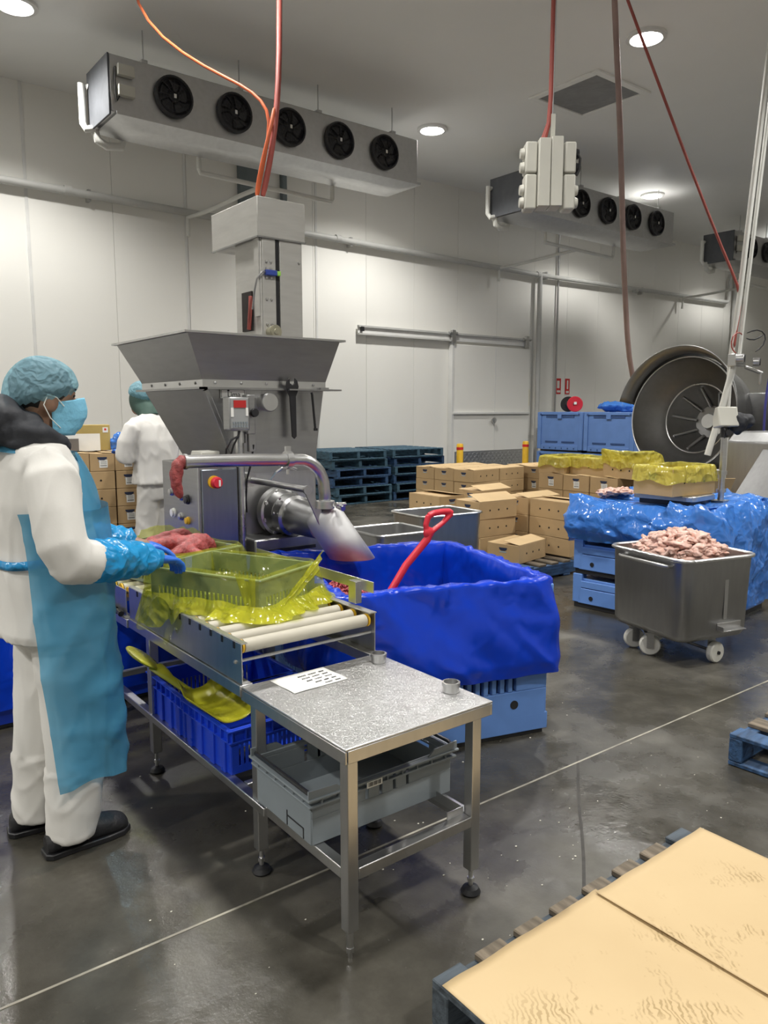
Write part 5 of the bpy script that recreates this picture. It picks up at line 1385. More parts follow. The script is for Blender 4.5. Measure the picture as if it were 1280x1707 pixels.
# ================================================================== PALLETS
def pallet_meshes():
    d = {}
    d['board'] = M().box((0, 0, 0), (0.10, 1.165, 0.02)).mesh('deck_board', 0)
    d['bearer'] = M().box((0, 0, 0), (1.165, 0.06, 0.105)).mesh('bearer', 0)
    return d
PMS = {}
def pallet(loc, rz, label, mat, deckmat=None, group=None, nb=7, name='pallet'):
    t = thing(name, label, 'pallet', loc, rz, group)
    for nm, mm, mt in (('b', mat, 0), ('d', deckmat or mat, 0)):
        pass
    def me(key, mtl):
        k = (key, mtl.name)
        if k not in PMS:
            m_ = pallet_meshes()[key]; m_.materials.append(mtl); PMS[k] = m_
        return PMS[k]
    dm = deckmat or mat
    for k in range(nb):
        edge = k in (0, nb - 1)
        obj('deck_board', me('board', mat if edge else dm), None, t, (-0.5325 + 1.065 * k / (nb - 1), 0, 0.14), bevel=0.003, seg=1)
    for y_ in (-0.5525, 0, 0.5525):
        obj('bearer', me('bearer', mat), None, t, (0, y_, 0.0775), bevel=0.003, seg=1)
    for k in (0, 2, 4):
        obj('base_board', me('board', mat), None, t, (-0.5325 + 1.065 * k / 4, 0, 0.0125), bevel=0.003, seg=1)
    return t

# kraft covered pallet in the near corner
kpal = pallet((1.775, 0.745, 0), 0, 'old grey blue pallet under the kraft paper in the bottom right corner', MAT['grey_wood'], MAT['old_wood'], nb=8)
def sheet(x0_, x1_, y0_, y1_, lift, seed):
    def f(u, v):
        x_ = x0_ + (x1_ - x0_) * u; y_ = y0_ + (y1_ - y0_) * v
        return (x_, y_ + 0.004 * N3(u * 6, seed), lift + 0.0025 * N3(x_ * 5, y_ * 5, seed) + 0.004 * math.exp(-((u - (0 if seed > 1 else 1)) / 0.05) ** 2))
    return M().grid(f, 40, 40)
tag(obj('kraft_sheet', sheet(-0.585, 0.04, -0.6, 0.54, 0.0075, 1.0), MAT['kraft'], loc=(1.775, 0.745, 0.15), solid=0.0015, smooth=180), 'brown kraft paper sheet with wet streaks, left half on the pallet in the corner', 'paper', 'kraft sheets on the near pallet')
tag(obj('kraft_sheet', sheet(0.02, 0.605, -0.6, 0.525, 0.0155, 2.0), MAT['kraft'], loc=(1.775, 0.745, 0.15), solid=0.0015, smooth=180), 'brown kraft paper sheet, right half overlapping on the pallet in the corner', 'paper', 'kraft sheets on the near pallet')
pallet((3.85, 1.06, 0), R(2), 'blue pallet cut off by the right edge near the meat trolley', MAT['blue_wood'], MAT['old_wood'])

# pallet stacks by the wall
pnames = ['bottom', 'second', 'third', 'fourth', 'fifth', 'top']
for k in range(6):
    off = 0.05 * math.sin(k * 2.1)
    pallet((8.92 + off * 0.6, 10.97 - 0.03 * (k % 2), k * 0.1505), R(90.0 + 1.5 * math.sin(k)), 'worn blue pallet, %s of the right stack by the wall' % pnames[k], MAT['teal_wood'] if k % 2 else MAT['blue_wood'], None, 'pallets stacked by the wall')
for k in range(6):
    off = 0.06 * math.sin(k * 1.7 + 1)
    pallet((7.68 + off * 0.7 + (0.0 if k < 4 else -0.1), 10.98 - 0.03 * (k % 2), k * 0.1505), R(90 + 2.0 * math.cos(k * 2)), 'worn teal pallet, %s of the left stack by the wall' % pnames[k], MAT['blue_wood'] if k in (2, 3) else MAT['teal_wood'], None, 'pallets stacked by the wall')
pallet((9.35, 9.68, 0), R(98), 'single blue pallet on the floor beside the right pallet stack', MAT['blue_wood'])

# ================================================================== CARTONS
CW, CD, CH = 0.52, 0.352, 0.178
_cm = {}
def carton_meshes(h):
    if h in _cm: return _cm[h]
    body = M().box((0, 0, h / 2), (CW, CD, h)).mesh('carton_body', 0)
    hd = M()
    for s in (-1,):
        poly = [(-0.045, 0.0), (0.045, 0.0), (0.04, -0.018), (0.02, -0.03), (-0.02, -0.03), (-0.04, -0.018)]
        hd.prism(poly, 0, 0.0015, lambda a, b, c, s=s: (s * (CW / 2 + 0.0006 + c), a, h - 0.035 + b))  # thin dark plate in place of the shade inside the handle hole
    mark = hd.mesh('handle_hole_shade', 0)
    lg = M()
    for s in (-1,):
        lg.prism([(-0.04, -0.004), (0.04, -0.004), (0.03, -0.014), (-0.03, -0.014)], 0, 0.001, lambda a, b, c, s=s: (s * (CW / 2 + 0.0006 + c), a, h - 0.068 + b))
    logo = lg.mesh('logo', 0)
    vh = M()
    for s in (-1, 1):
        for k in (-0.12, 0, 0.12): vh.lathe([(0, 0.0012), (0.010, 0.0012), (0.010, 0)], (k, s * (CD / 2 + 0.0004), h * 0.5), (0, s, 0), 10)  # dark discs on the board, painted as the shade inside vents
    holes = vh.mesh('vent_hole_shade', 0)
    lb = M().box((-CW / 2 - 0.0012, -0.01, h * 0.42), (0.0016, 0.075, 0.075)).mesh('paper_label', 0)
    bcm = M()
    for k in range(10): bcm.box((-CW / 2 - 0.0024, -0.038 + k * 0.006, h * 0.42 - 0.018), (0.001, 0.003, 0.014))
    for k in range(3): bcm.box((-CW / 2 - 0.0024, -0.012, h * 0.42 + 0.025 - k * 0.012), (0.001, 0.055, 0.003))
    bars = bcm.mesh('label_print', 0)
    _cm[h] = (body, mark, logo, holes, lb, bars)
    return _cm[h]
LONG = M().box((CW / 2, CD / 4, 0.001), (CW - 0.006, CD / 2 - 0.004, 0.003))
def flap_mesh(kind):
    if kind in _cm: return _cm[kind]
    if kind == 'long': m_ = M().box((0, CD / 4, 0.0015), (CW, CD / 2 - 0.003, 0.003))
    else: m_ = M().box((0, CW / 8, 0.0015), (CD - 0.01, CW / 4, 0.003))
    _cm[kind] = m_.mesh('flap', 0)
    return _cm[kind]
def carton(loc, rz, label, group, h=CH, top=False, lab=False, lift=(6, 14), open_=False):
    t = thing('carton', label, 'carton', loc, rz, group)
    body, mark, logo, holes, lb, bars = carton_meshes(h)
    if open_:
        m_ = M()
        for s in (-1, 1):
            m_.box((0, s * (CD / 2 - 0.0025), h / 2), (CW, 0.005, h)); m_.box((s * (CW / 2 - 0.0025), 0, h / 2), (0.005, CD - 0.01, h))
        m_.box((0, 0, 0.003), (CW - 0.01, CD - 0.01, 0.005))
        obj('carton_body', m_, MAT['carton'], t, smooth=0)
    else: obj('carton_body', body, MAT['carton'], t, bevel=0.004, seg=1)
    obj('handle_hole_shade', mark, MAT['print'], t); obj('logo', logo, MAT['indicator_grey_blue'], t)
    obj('vent_hole_shade', holes, MAT['hole'], t)
    if lab:
        l_ = obj('paper_label', lb, MAT['paper'], t); obj('label_print', bars, MAT['ink'], l_)
    if top:
        fm_ = flap_mesh('long')
        obj('flap', fm_, MAT['carton_in'], t, loc=(0, -CD / 2, h + 0.001), rot=(R(lift[0]), 0, 0))
        obj('flap', fm_, MAT['carton_in'], t, loc=(0, CD / 2, h + 0.001), rot=(R(-lift[1]) , 0, PI))
    return t
MAT['indicator_grey_blue'] = pm('pale_blue_print', (0.30, 0.42, 0.50), 0.6)

# front pallet load
pallet((5.86, 5.20, 0), 0, 'blue pallet carrying the front cartons behind the blue lined bin', MAT['blue_wood'], MAT['old_wood'])
ZP = 0.1505
carton((5.545, 4.985, ZP), R(12), 'single open brown carton at the front corner of the pallet, lowest', 'cartons on the front pallet', top=True, lift=(10, 4))
for k, w in enumerate(('bottom', 'middle', 'top')):
    carton((5.595, 5.465 - 0.01 * (k == 2), ZP + k * 0.1795), R(2 - 2 * k), 'brown carton, %s of the left column behind the single carton' % w, 'cartons on the front pallet', top=(k == 2), lift=(22, 12))
    carton((6.145, 4.945, ZP + k * 0.1795), R(90 + 1.5 * (1 - k)), 'brown carton with three holes in its long side, %s of the right column' % w, 'cartons on the front pallet', top=(k == 2), lift=(5, 9))
    carton((6.24, 5.42, ZP + k * 0.1795), R(1), 'brown carton showing its handle end, %s of the middle column' % w, 'cartons on the front pallet', top=(k == 2), lift=(12, 5))
pallet((5.55, 6.49, 0), 0, 'pallet under the carton row left of the front columns', MAT['blue_wood'], MAT['old_wood'])
for k, w in enumerate(('bottom', 'middle', 'top')):
    carton((5.53, 6.15, ZP + k * 0.1795), R(90 - k), 'brown carton with holed long side, %s of the column behind the steel tubs' % w, 'cartons left of the front pallet', top=(k == 2), lift=(8, 7))
for k, w in enumerate(('bottom', 'middle', 'top')):
    carton((6.35, 6.22, ZP + k * 0.1795), R(4), 'brown carton, %s of the column in the gap behind the front columns' % w, 'cartons left of the front pallet', top=(k == 2), lift=(16, 10))

def load(x0_, y0_, rz, layers, h, where, group, skip=(), lab_layers=(), seed=0, palmat='blue_wood', openrow=False):
    """3 rows across by 2 deep per layer; local x runs away from the viewer, local y to the left"""
    t = pallet((x0_, y0_, 0), rz, 'blue pallet under %s' % where, MAT[palmat], MAT['old_wood'])
    rnd = random.Random(seed)
    cs, sn = math.cos(rz), math.sin(rz)
    words = ['first', 'second', 'third', 'fourth', 'fifth', 'sixth']
    for k in range(layers):
        topl = k == layers - 1
        for i in range(2):
            for j in range(3):
                if i == 1 and j != 0 and not topl: continue
                if (k, i, j) in skip: continue
                lx = -0.265 + 0.53 * i + rnd.uniform(-0.006, 0.006); ly = -0.36 + 0.36 * j + rnd.uniform(-0.002, 0.002)
                col = ('front' if i == 0 else 'rear') + ' ' + ('right', 'middle', 'left')[j]
                carton((x0_ + lx * cs - ly * sn, y0_ + lx * sn + ly * cs, ZP + k * (h + 0.0015)), rz + R(rnd.uniform(-0.6, 0.6)), 'brown carton, %s layer, %s, %s' % (words[k], col, where), group, h=h, top=topl, lab=(k in lab_layers), lift=(rnd.uniform(2, 9), rnd.uniform(3, 10)))
load(7.50, 7.65, R(4), 4, 0.163, 'back load left of the near bollard', 'cartons on the back left pallet', seed=1)
load(8.70, 7.05, R(-2), 4, 0.163, 'back load between the bollards', 'cartons on the back right pallet', seed=2, lab_layers=(2,))

# yellow lined cartons
where = 'load below the yellow liners'
load(7.42, 5.35, R(0), 4, 0.178, where, 'cartons under the yellow lined ones', seed=3, lab_layers=(3,))
ye = [((7.17, 5.72), 'left', 1.5, 0), ((7.17, 5.30), 'second', 4.5, 2), ((7.13, 4.80), 'tall open', 8.0, 12)]
def yellow_carton(x_, y_, z_, rz, lab, labbag, seed, tall=0.0, hang=0.10, h=CH):
    c_ = carton((x_, y_, z_), rz, lab, 'open cartons with yellow liners', open_=True, h=h)
    m_ = liner(CW + 0.004, CD + 0.004, h + 0.015 + tall, 0.02, interp([(0.010, h + 0.005 + tall, 0.5), (0.018, h - 0.03 + tall * 0.5, 0.8), (0.026, h - hang, 1.3)], 7), 0.02, 130, 0.020, 4.0, seed, 0.03, inset=0.012, irf=0.8)
    if tall:
        for i, (a, b, c) in enumerate(m_.v):
            if c > h: m_.v[i] = (a, b + 0.10 * (c - h) / tall * 0.3, c - (c - h) * max(0, min(1, (0.10 - b * 2.5 + a * 0.8))) * 0.9)
    tag(obj('yellow_liner_bag', m_, MAT['yellow_film_far'], loc=(x_, y_, z_), rz=rz, smooth=180), labbag, 'plastic bag', 'yellow bags in the cartons')
zt_ = ZP + 4 * 0.1795
yellow_carton(7.17, 5.73, zt_, R(3), 'open brown carton with a yellow liner, leftmost on the far load', 'yellow bag folded over the leftmost carton on the far load', 1.0)
yellow_carton(7.20, 5.28, zt_, R(90), 'open brown carton with a yellow liner, second on the far load', 'yellow bag folded over the second carton on the far load', 2.0)
yellow_carton(7.12, 4.78, zt_, R(80), 'open brown carton with a tall yellow liner, nearest the scale on the far load', 'tall open yellow bag standing out of the carton nearest the scale', 3.5, tall=0.10, hang=0.05)

# left carton stack behind the near worker
lx0, ly0, lrz = 2.30, 7.60, R(-8)
_o = (CW, CD)
CW, CD = 0.50, 0.225
_cm.clear()
cs, sn = math.cos(lrz), math.sin(lrz)
lw = ['lowest', 'second', 'third', 'fourth', 'fifth', 'sixth', 'top']
for k in range(6):
    row = []
    if k == 5: row = [(-0.33, 'end', 'left'), (-0.10, 'end', 'middle'), (0.13, 'end', 'right')]
    else: row = [(-0.24, 'long', 'left'), (0.135, 'end', 'right')]
    for (off, kind, side) in row:
        z_ = k * 0.1725 + 0.1505
        if kind == 'end': px_, py_, a = off, 0.25, lrz + R(90)
        else: px_, py_, a = off, 0.1125, lrz
        carton((lx0 + 0.15 + px_ * cs - py_ * sn, ly0 + px_ * sn + py_ * cs - 0.25, z_), a, 'brown carton %s, %s layer of the stack behind the near worker' % ('with label' + (', ' + side if k == 5 else '') if kind == 'end' else 'without label', lw[k] if k < 5 else 'top'), 'cartons stacked behind the near worker', h=0.17, lab=(kind == 'end'), top=(k == 5), lift=(3, 6))
pallet((2.35, 7.85, 0), lrz, 'pallet under the carton stack behind the near worker', MAT['blue_wood'], MAT['old_wood'])
zt2 = 0.1505 + 6 * 0.1725 + 0.012
bx = thing('tall_carton', 'upright tan carton standing on the stack behind the near worker', 'carton', (2.33, 7.74, zt2), lrz)
obj('carton_body', M().box((0, 0, 0.125), (0.42, 0.16, 0.25)), pm('olive_carton', (0.46, 0.34, 0.11), 0.7), bx, bevel=0.004, seg=1)
obj('paper_label', M().box((0.165, -0.0815, 0.20), (0.05, 0.002, 0.05)), MAT['paper'], bx)
obj('label_mark', M().box((0.165, -0.083, 0.205), (0.02, 0.001, 0.02)), MAT['red_print'], bx)
tag(obj('white_card', M().box((2.26, 7.63, zt2 + 0.084), (0.32, 0.006, 0.165), lrz), MAT['paper'], smooth=0), 'white card leaning against the upright tan carton', 'card')
tag(obj('dark_board', M().box((2.16, 7.60, zt2 + 0.062), (0.10, 0.02, 0.12), lrz), pm('grey_board', (0.14, 0.13, 0.12), 0.7), smooth=0, bevel=0.002), 'small dark board in front of the white card behind the near worker', 'board')
def crumple(c, s, seed, name, label, mat, vox=0.012, cat='plastic bag'):
    m_ = M(); r_ = random.Random(seed)
    for k in range(7):
        m_.blob((c[0] + r_.uniform(-0.5, 0.5) * s[0], c[1] + r_.uniform(-0.5, 0.5) * s[1], c[2] + s[2] * (0.45 + r_.uniform(-0.1, 0.3))), (s[0] * 0.55, s[1] * 0.55, s[2] * 0.5), 3, 0.5, 2.2, k + seed)
    me = remesh(m_, vox, 1, lambda p, n: 0.05 * s[2] * N3(p.x * 40, p.y * 40, p.z * 40) + 0.12 * s[2] * (abs(N3(p.x * 16, p.y * 16, p.z * 16)) - 0.2), name)
    zmin = min(v.co.z for v in me.vertices)
    for v in me.vertices: v.co.z = c[2] + max(0.0, v.co.z - zmin - 0.22 * s[2])
    return tag(obj(name, me, mat), label, cat)
crumple((2.62, 7.54, zt2 + 0.006), (0.11, 0.10, 0.15), 3, 'blue_bag', 'crumpled blue plastic bag on the carton stack beside the far worker', MAT['blue_film_far'])
# stand behind the hopper with a blue bag
CW, CD = _o
_cm.clear()
for k in range(6):
    carton((3.35, 6.98, k * 0.1805), R(-30), 'brown carton number %s from the floor, mostly hidden behind the pump cabinet' % ['one', 'two', 'three', 'four', 'five', 'six'][k], 'hidden cartons behind the pump', h=0.178)
crumple((3.22, 6.86, 1.088), (0.17, 0.15, 0.36), 8, 'blue_bag', 'blue plastic bag bulging out behind the hopper and pump cabinet', MAT['blue_film_far'])

# dark blue lined bin behind the near worker
pallet_bin((1.10, 4.60, 0), R(-1), 'blue plastic pallet bin in the shade behind the near worker', 0.74, MAT['blue_crate'], w=1.05)
bl = liner(1.10, 1.10, 0.77, 0.3, interp([(0.015, 0.76, 0.3), (0.03, 0.6, 0.7), (0.035, 0.35, 1.0), (0.03, 0.10, 1.1)], 12), 0.05, 200, 0.02, 3, 6.2, 0.03, inset=0.066)
tag(obj('blue_liner_bag', bl, MAT['blue_film'], loc=(1.10, 4.60, 0), rz=R(-1), smooth=180), 'deep blue liner hanging over the bin behind the near worker', 'plastic bag')

# ================================================================== STAINLESS TUBS AND MEAT TROLLEY
def tub(t, w, d, z0, z1, taper=0.03, r=0.07, th=0.006, mat='steel_dark'):
    n = 64
    def rg(s, z, i):
        rr = max(0.01, r - i); p = rrect(w - 2 * i - s, d - 2 * i - s, rr, n)
        return [(a, b, z) for a, b, _, _ in p]
    m_ = M()
    rows = [rg(taper * 2 + 0.12, z0, 0), rg(taper * 2 + 0.03, z0 + 0.012, 0), rg(taper * 2, z0 + 0.05, 0), rg(0, z1, 0), rg(0, z1, th), rg(taper * 2, z0 + 0.06, th), rg(taper * 2 + 0.1, z0 + 0.012 + th, th)]
    m_.ring(rows)
    b = obj('tub_body', m_, MAT[mat], t, smooth=60)
    rm = M()
    p = rrect(w + 0.014, d + 0.014, r, n)
    pts = [(a, b_, z1) for a, b_, _, _ in p]; pts.append(pts[0])
    rm.tube(pts, 0.012, 10, False)
    obj('rolled_rim', rm, MAT['steel_polish'], t)
    return b
MT = thing('meat_trolley', 'stainless meat trolley on white wheels heaped with pale pink trimmings', 'trolley', (4.545, 2.665, 0), R(-14))
tub(MT, 0.60, 0.66, 0.165, 0.69, 0.012, mat='trolley_steel')
obj('push_handle', M().tube([(-0.298, 0.20, 0.645), (-0.33, 0.20, 0.648), (-0.345, 0.17, 0.648), (-0.345, -0.19, 0.648), (-0.33, -0.22, 0.648), (-0.298, -0.22, 0.645)], 0.011, 10), MAT['steel_polish'], MT)
obj('tipping_lug', M().box((0.10, -0.345, 0.235), (0.20, 0.05, 0.006)).box((0.10, -0.322, 0.255), (0.20, 0.006, 0.045)).box((0.005, -0.345, 0.248), (0.006, 0.05, 0.03)), MAT['steel'], MT, bevel=0.001)
obj('seam', M().box((0.06, -0.3255, 0.47), (0.03, 0.002, 0.34)), MAT['steel_satin'], MT)
def wheel(x_, y_, a, fork=True):
    d = Vector((math.cos(a), math.sin(a), 0))
    w_ = obj('wheel', M().lathe([(0, -0.022), (0.02, -0.026), (0.045, -0.022), (0.060, -0.022), (0.067, -0.014), (0.067, 0.014), (0.060, 0.022), (0.045, 0.022), (0.02, 0.026), (0, 0.022)], (x_, y_, 0.0675), tuple(d), 28), MAT['wheel'], MT)
    c = Vector((x_, y_, 0.0675))
    obj('axle_bolt', M().cyl(tuple(c - d * 0.034), tuple(c + d * 0.034), 0.012, n=8), MAT['black'], w_)
    if fork:
        f_ = M()
        for s in (-1, 1): f_.box(tuple(c + d * s * 0.034 + Vector((0, 0, 0.04))), (0.006, 0.045, 0.11), a)
        f_.box((x_, y_, 0.152), (0.09, 0.08, 0.012), a)
        obj('wheel_fork', f_, MAT['steel_dark'], MT)
wheel(0.07, -0.255, PI / 2 + 0.12, False); wheel(-0.20, 0.03, 0.9); wheel(-0.18, 0.20, 1.2); wheel(0.07, 0.25, PI / 2, False)
obj('axle', M().cyl((0.07, -0.25, 0.0675), (0.07, 0.25, 0.0675), 0.010, n=8).box((0.07, -0.225, 0.11), (0.06, 0.008, 0.11)).box((0.07, 0.225, 0.11), (0.06, 0.008, 0.11)), MAT['steel_dark'], MT)
rnd = random.Random(21)
tm_ = M()
tm_.blob((0, 0, 0.0), (0.24, 0.27, 0.10), 3, 0.2, 2)
for k in range(80):
    a = rnd.uniform(0, 2 * PI); rr = math.sqrt(rnd.random())
    x_, y_ = 0.235 * rr * math.cos(a), 0.26 * rr * math.sin(a)
    z_ = 0.03 + 0.115 * (1 - rr * rr) + rnd.uniform(-0.01, 0.015)
    s = rnd.uniform(0.035, 0.07)
    rot = Matrix.Rotation(rnd.uniform(0, 6), 3, 'Z') @ Matrix.Rotation(rnd.uniform(-0.6, 0.6), 3, 'X')
    tm_.blob((x_, y_, z_), (s, s * rnd.uniform(0.5, 0.9), rnd.uniform(0.014, 0.03)), 3, 0.9, 1.7, k * 1.3, rot)
for i, (a, b, c) in enumerate(tm_.v):
    tm_.v[i] = (a, b, c + 0.010 * N3(a * 45, b * 45, c * 45))
tag(obj('meat_trimmings', tm_, MAT['meat_pink'], loc=(4.545, 2.665, 0.655), rz=R(-14), smooth=180), 'heap of pale pink meat trimmings filling the wheeled steel trolley', 'meat', kind='stuff')

for (loc, rz, w, d, lab) in (((4.58, 5.09, 0), R(-4), 0.66, 0.50, 'empty stainless tub beyond the red shovel, the larger one'), ((3.60, 4.53, 0), R(-4), 0.50, 0.46, 'empty stainless tub partly hidden behind the steel spout')):
    t = thing('steel_tub', lab, 'tub', loc, rz, 'empty steel tubs')
    tub(t, w, d, 0.15, 0.68, 0.01, r=0.05, mat='steel_satin')
    for (sx, sy) in ((-1, -1), (1, -1), (1, 1), (-1, 1)):
        obj('caster', M().lathe([(0, -0.018), (0.055, -0.018), (0.06, 0), (0.055, 0.018), (0, 0.018)], (sx * (w / 2 - 0.1), sy * (d / 2 - 0.1), 0.061), (0, 1, 0), 20).box((sx * (w / 2 - 0.1), sy * (d / 2 - 0.1), 0.12), (0.05, 0.055, 0.07)), MAT['black'], t)

# ================================================================== STACK OF FOLDED BINS UNDER THE SKY BLUE BAG
SR = R(5.7)
SC = Vector((5.57, 3.36, 0))
fw_ = ['bottom', 'middle', 'top']
for k in range(3):
    t = thing('folded_bin', 'pale blue folded plastic bin, %s of the stack behind the meat trolley' % fw_[k], 'bin', (SC.x, SC.y, k * 0.2785), SR, 'folded bins behind the meat trolley')
    w = 1.10
    obj('base', M().box((0, 0, 0.02), (w - 0.02, w - 0.02, 0.04)), MAT['black_plastic'], t, bevel=0.004)
    b_ = M().box((0, 0, 0.14), (w - 0.05, w - 0.05, 0.20))
    for sx in (-1, 1):
        for sy in (-1, 1): b_.box((sx * (w / 2 - 0.04), sy * (w / 2 - 0.04), 0.16), (0.08, 0.08, 0.235))
    for i in range(4):
        a = i * PI / 2
        b_.box((math.cos(a) * (w / 2 - 0.012), math.sin(a) * (w / 2 - 0.012), 0.10), (0.024, w - 0.1, 0.125), a)
    obj('body', b_, MAT['blue_bin'], t, bevel=0.005)
    for i in range(4):
        a = i * PI / 2
        for q in (-0.27, 0.27):
            obj('side_flap', M().box((math.cos(a) * (w / 2 - 0.008) - math.sin(a) * q, math.sin(a) * (w / 2 - 0.008) + math.cos(a) * q, 0.195), (0.016, 0.42, 0.055), a), MAT['blue_bin'], t, bevel=0.004)
    pg = M()
    for i in range(4):
        a = i * PI / 2
        for q in (-0.38, 0.0, 0.38):
            p0_ = Vector((math.cos(a) * w / 2 - math.sin(a) * q, math.sin(a) * w / 2 + math.cos(a) * q, 0.09))
            pg.cyl(tuple(p0_), tuple(p0_ + Vector((math.cos(a), math.sin(a), 0)) * 0.004), 0.018, n=12)
    obj('plugs', pg, MAT['black_plastic'], t)['kind'] = 'stuff'
ZS = 3 * 0.2785
per = rrect(1.13, 1.13, 0.06, 220)
rows = []
def bagrow(o, z, k, hang):
    out = []
    for i, (x_, y_, nx, ny) in enumerate(per):
        sx_, sy_ = math.cos(i / 220 * 2 * PI), math.sin(i / 220 * 2 * PI)
        near = max(0.0, min(1.0, (-y_ - 0.35 + 0.35 * max(0, x_)) / 0.2)) if hang else 0
        left = 1.0 if x_ < -0.5 else 0.0
        zz = z
        if hang: zz = ZS + 0.02 - hang * (0.34 - 0.05 * left + 0.42 * near * (1 if x_ > -0.2 else 0.3))
        nn1 = N3(x_ * 5, y_ * 5, zz * 5 + 1); nn2 = N3(x_ * 14, y_ * 14, zz * 12 + 4)
        nn3 = max(0.0, 1 - abs(N3(x_ * 4 + zz * 5, y_ * 4, zz * 3 + 2)) * 5) ** 1.5
        off = o + k * (0.035 * nn1 + 0.018 * nn2 + 0.02 * nn3)
        out.append((x_ + nx * off, y_ + ny * off, zz + (k * (0.012 * nn2 + 0.02 * nn3 + 0.012 * nn1) if not hang else 0.02 * nn1 * hang)))
    return out
for q, (o, z) in enumerate(((-0.50, 0.02), (-0.42, 0.025), (-0.34, 0.025), (-0.26, 0.028), (-0.18, 0.03), (-0.10, 0.045), (-0.04, 0.055), (0.01, 0.045))):
    rows.append(bagrow(o, ZS + z, 0.5 + 0.25 * q, 0))
for q in range(1, 15):
    h_ = q / 14
    rows.append(bagrow(0.035 + 0.045 * math.sin(PI * min(1, h_ * 1.05)), 0, 1.0, h_))
bg = M().ring(rows, True, False)
tag(obj('sky_blue_bag', bg, MAT['blue_film_far'], loc=tuple(SC), rz=SR, smooth=180), 'shiny sky blue plastic sheet draped over the folded bin stack', 'plastic bag')
cr = M()
rnd = random.Random(3)
for k in range(16):
    cr.blob((rnd.uniform(-0.16, 0.16), rnd.uniform(-0.1, 0.1), 0.03 + rnd.uniform(0, 0.03)), (0.06, 0.045, 0.02), 3, 0.8, 1.8, k)
tag(obj('meat_trimmings', cr, MAT['meat_pink'], loc=(5.45, 3.80, ZS + 0.035), rz=0.3, smooth=180), 'small heap of pink trimmings on the sky blue sheet beside the scale', 'meat', kind='stuff')

# ================================================================== PLATFORM SCALE
SL = thing('platform_scale', 'stainless platform scale with a post and display on the sky blue sheet', 'scale', (5.43, 3.27, ZS + 0.055), R(4))
obj('base_frame', M().box((0, 0, 0.0), (0.30, 0.42, 0.04)).box((0.25, -0.12, 0.0), (0.30, 0.05, 0.03)), MAT['black_plastic'], SL, bevel=0.006)
pr = lambda s, z: [(a, b, z) for a, b, _, _ in rrect(0.38 - s, 0.50 - s, 0.04, 48)]
obj('weighing_tray', M().ring([pr(0, 0.022), pr(0, 0.056), pr(0.012, 0.062)]), MAT['steel'], SL, bevel=0.002)
obj('post', M().cyl((0.33, -0.22, -0.02), (0.33, -0.22, 0.50), 0.024, n=18).cyl((0.33, -0.22, 0.06), (0.33, -0.22, 0.085), 0.036, n=18).cyl((0.33, -0.22, 0.20), (0.33, -0.22, 0.23), 0.036, n=18), MAT['steel'], SL)
obj('post_foot', M().box((0.33, -0.22, -0.012), (0.12, 0.10, 0.02)), MAT['steel_dark'], SL)
hd_ = obj('display_housing', M().prism([(-0.10, -0.02), (0.05, -0.04), (0.07, 0.03), (0.03, 0.12), (-0.03, 0.13)], -0.09, 0.09, lambda a, b, c: (0.33 - c * 0.6 + a * 0.5, -0.22 + c * 0.6 + a * 0.6, 0.60 + b)), MAT['cream_paint'], SL, bevel=0.01)
obj('black_cover', remesh(M().blob((0.40, -0.29, 0.60), (0.075, 0.075, 0.08), 3, 0.3, 2, 1).blob((0.46, -0.33, 0.62), (0.06, 0.06, 0.055), 3, 0.3, 2, 5), 0.01, 2, lambda p, n: 0.008 * N3(p.x * 30, p.y * 30, p.z * 30), 'black_cover'), MAT['hood'], SL)
obj('swivel', M().cyl((0.33, -0.22, 0.49), (0.33, -0.22, 0.57), 0.032, n=14).cyl((0.29, -0.26, 0.53), (0.25, -0.29, 0.53), 0.022, n=12), MAT['black_plastic'], SL)
obj('display_cable', M().tube([(0.28, -0.24, 0.57), (0.24, -0.26, 0.55), (0.25, -0.26, 0.51), (0.29, -0.24, 0.49)], 0.006, 6), MAT['black'], SL)
yellow_carton(5.41, 3.26, ZS + 0.055 + 0.063, R(-5), 'open brown carton with a yellow liner standing on the platform scale', 'yellow bag folded over the carton on the platform scale', 9.0, hang=0.10, h=0.20)
crumple((5.86, 3.42, ZS + 0.03), (0.12, 0.08, 0.06), 12, 'blue_bag', 'small blue plastic scrap beside the scale post', MAT['blue_film'])

# ================================================================== STEEL BOWL TUMBLER
TB = thing('steel_bowl_tumbler', 'large tilted open stainless bowl of the tumbling machine at the right', 'machine', (9.0, 5.0, 0))
axd = Vector((-0.98, 0.05, 0.14)).normalized()
mc_ = Vector((8.66, 5.16, 1.53))
dk = steel('dark_bowl_steel', 0.26, 0.42, (3, 3, 3))
wobj('outer_bowl', M().lathe([(0.70, 0.02), (0.715, 0.0), (0.715, -0.12), (0.66, -0.45), (0.45, -0.80), (0.2, -0.9)], tuple(mc_), tuple(axd), 56), dk, TB)
wobj('bowl_lining', M().lathe([(0.695, 0.015), (0.66, -0.06), (0.50, -0.25), (0.44, -0.30), (0.42, -0.34), (0.20, -0.62), (0.0, -0.66)], tuple(mc_), tuple(axd), 56), dk, TB)
q_ = axd.to_track_quat('Z', 'Y').to_matrix()
def ringp(rr, z, a0=0, a1=2 * PI, n=64): return [tuple(mc_ + q_ @ Vector((rr * math.cos(a0 + (a1 - a0) * k / n), rr * math.sin(a0 + (a1 - a0) * k / n), z))) for k in range(n + 1)]
wobj('rim_edge', M().tube(ringp(0.708, 0.01), 0.011, 8, False), MAT['steel_polish'], TB)
wobj('lining_ring', M().tube(ringp(0.43, -0.315), 0.010, 8, False), MAT['steel_polish'], TB)
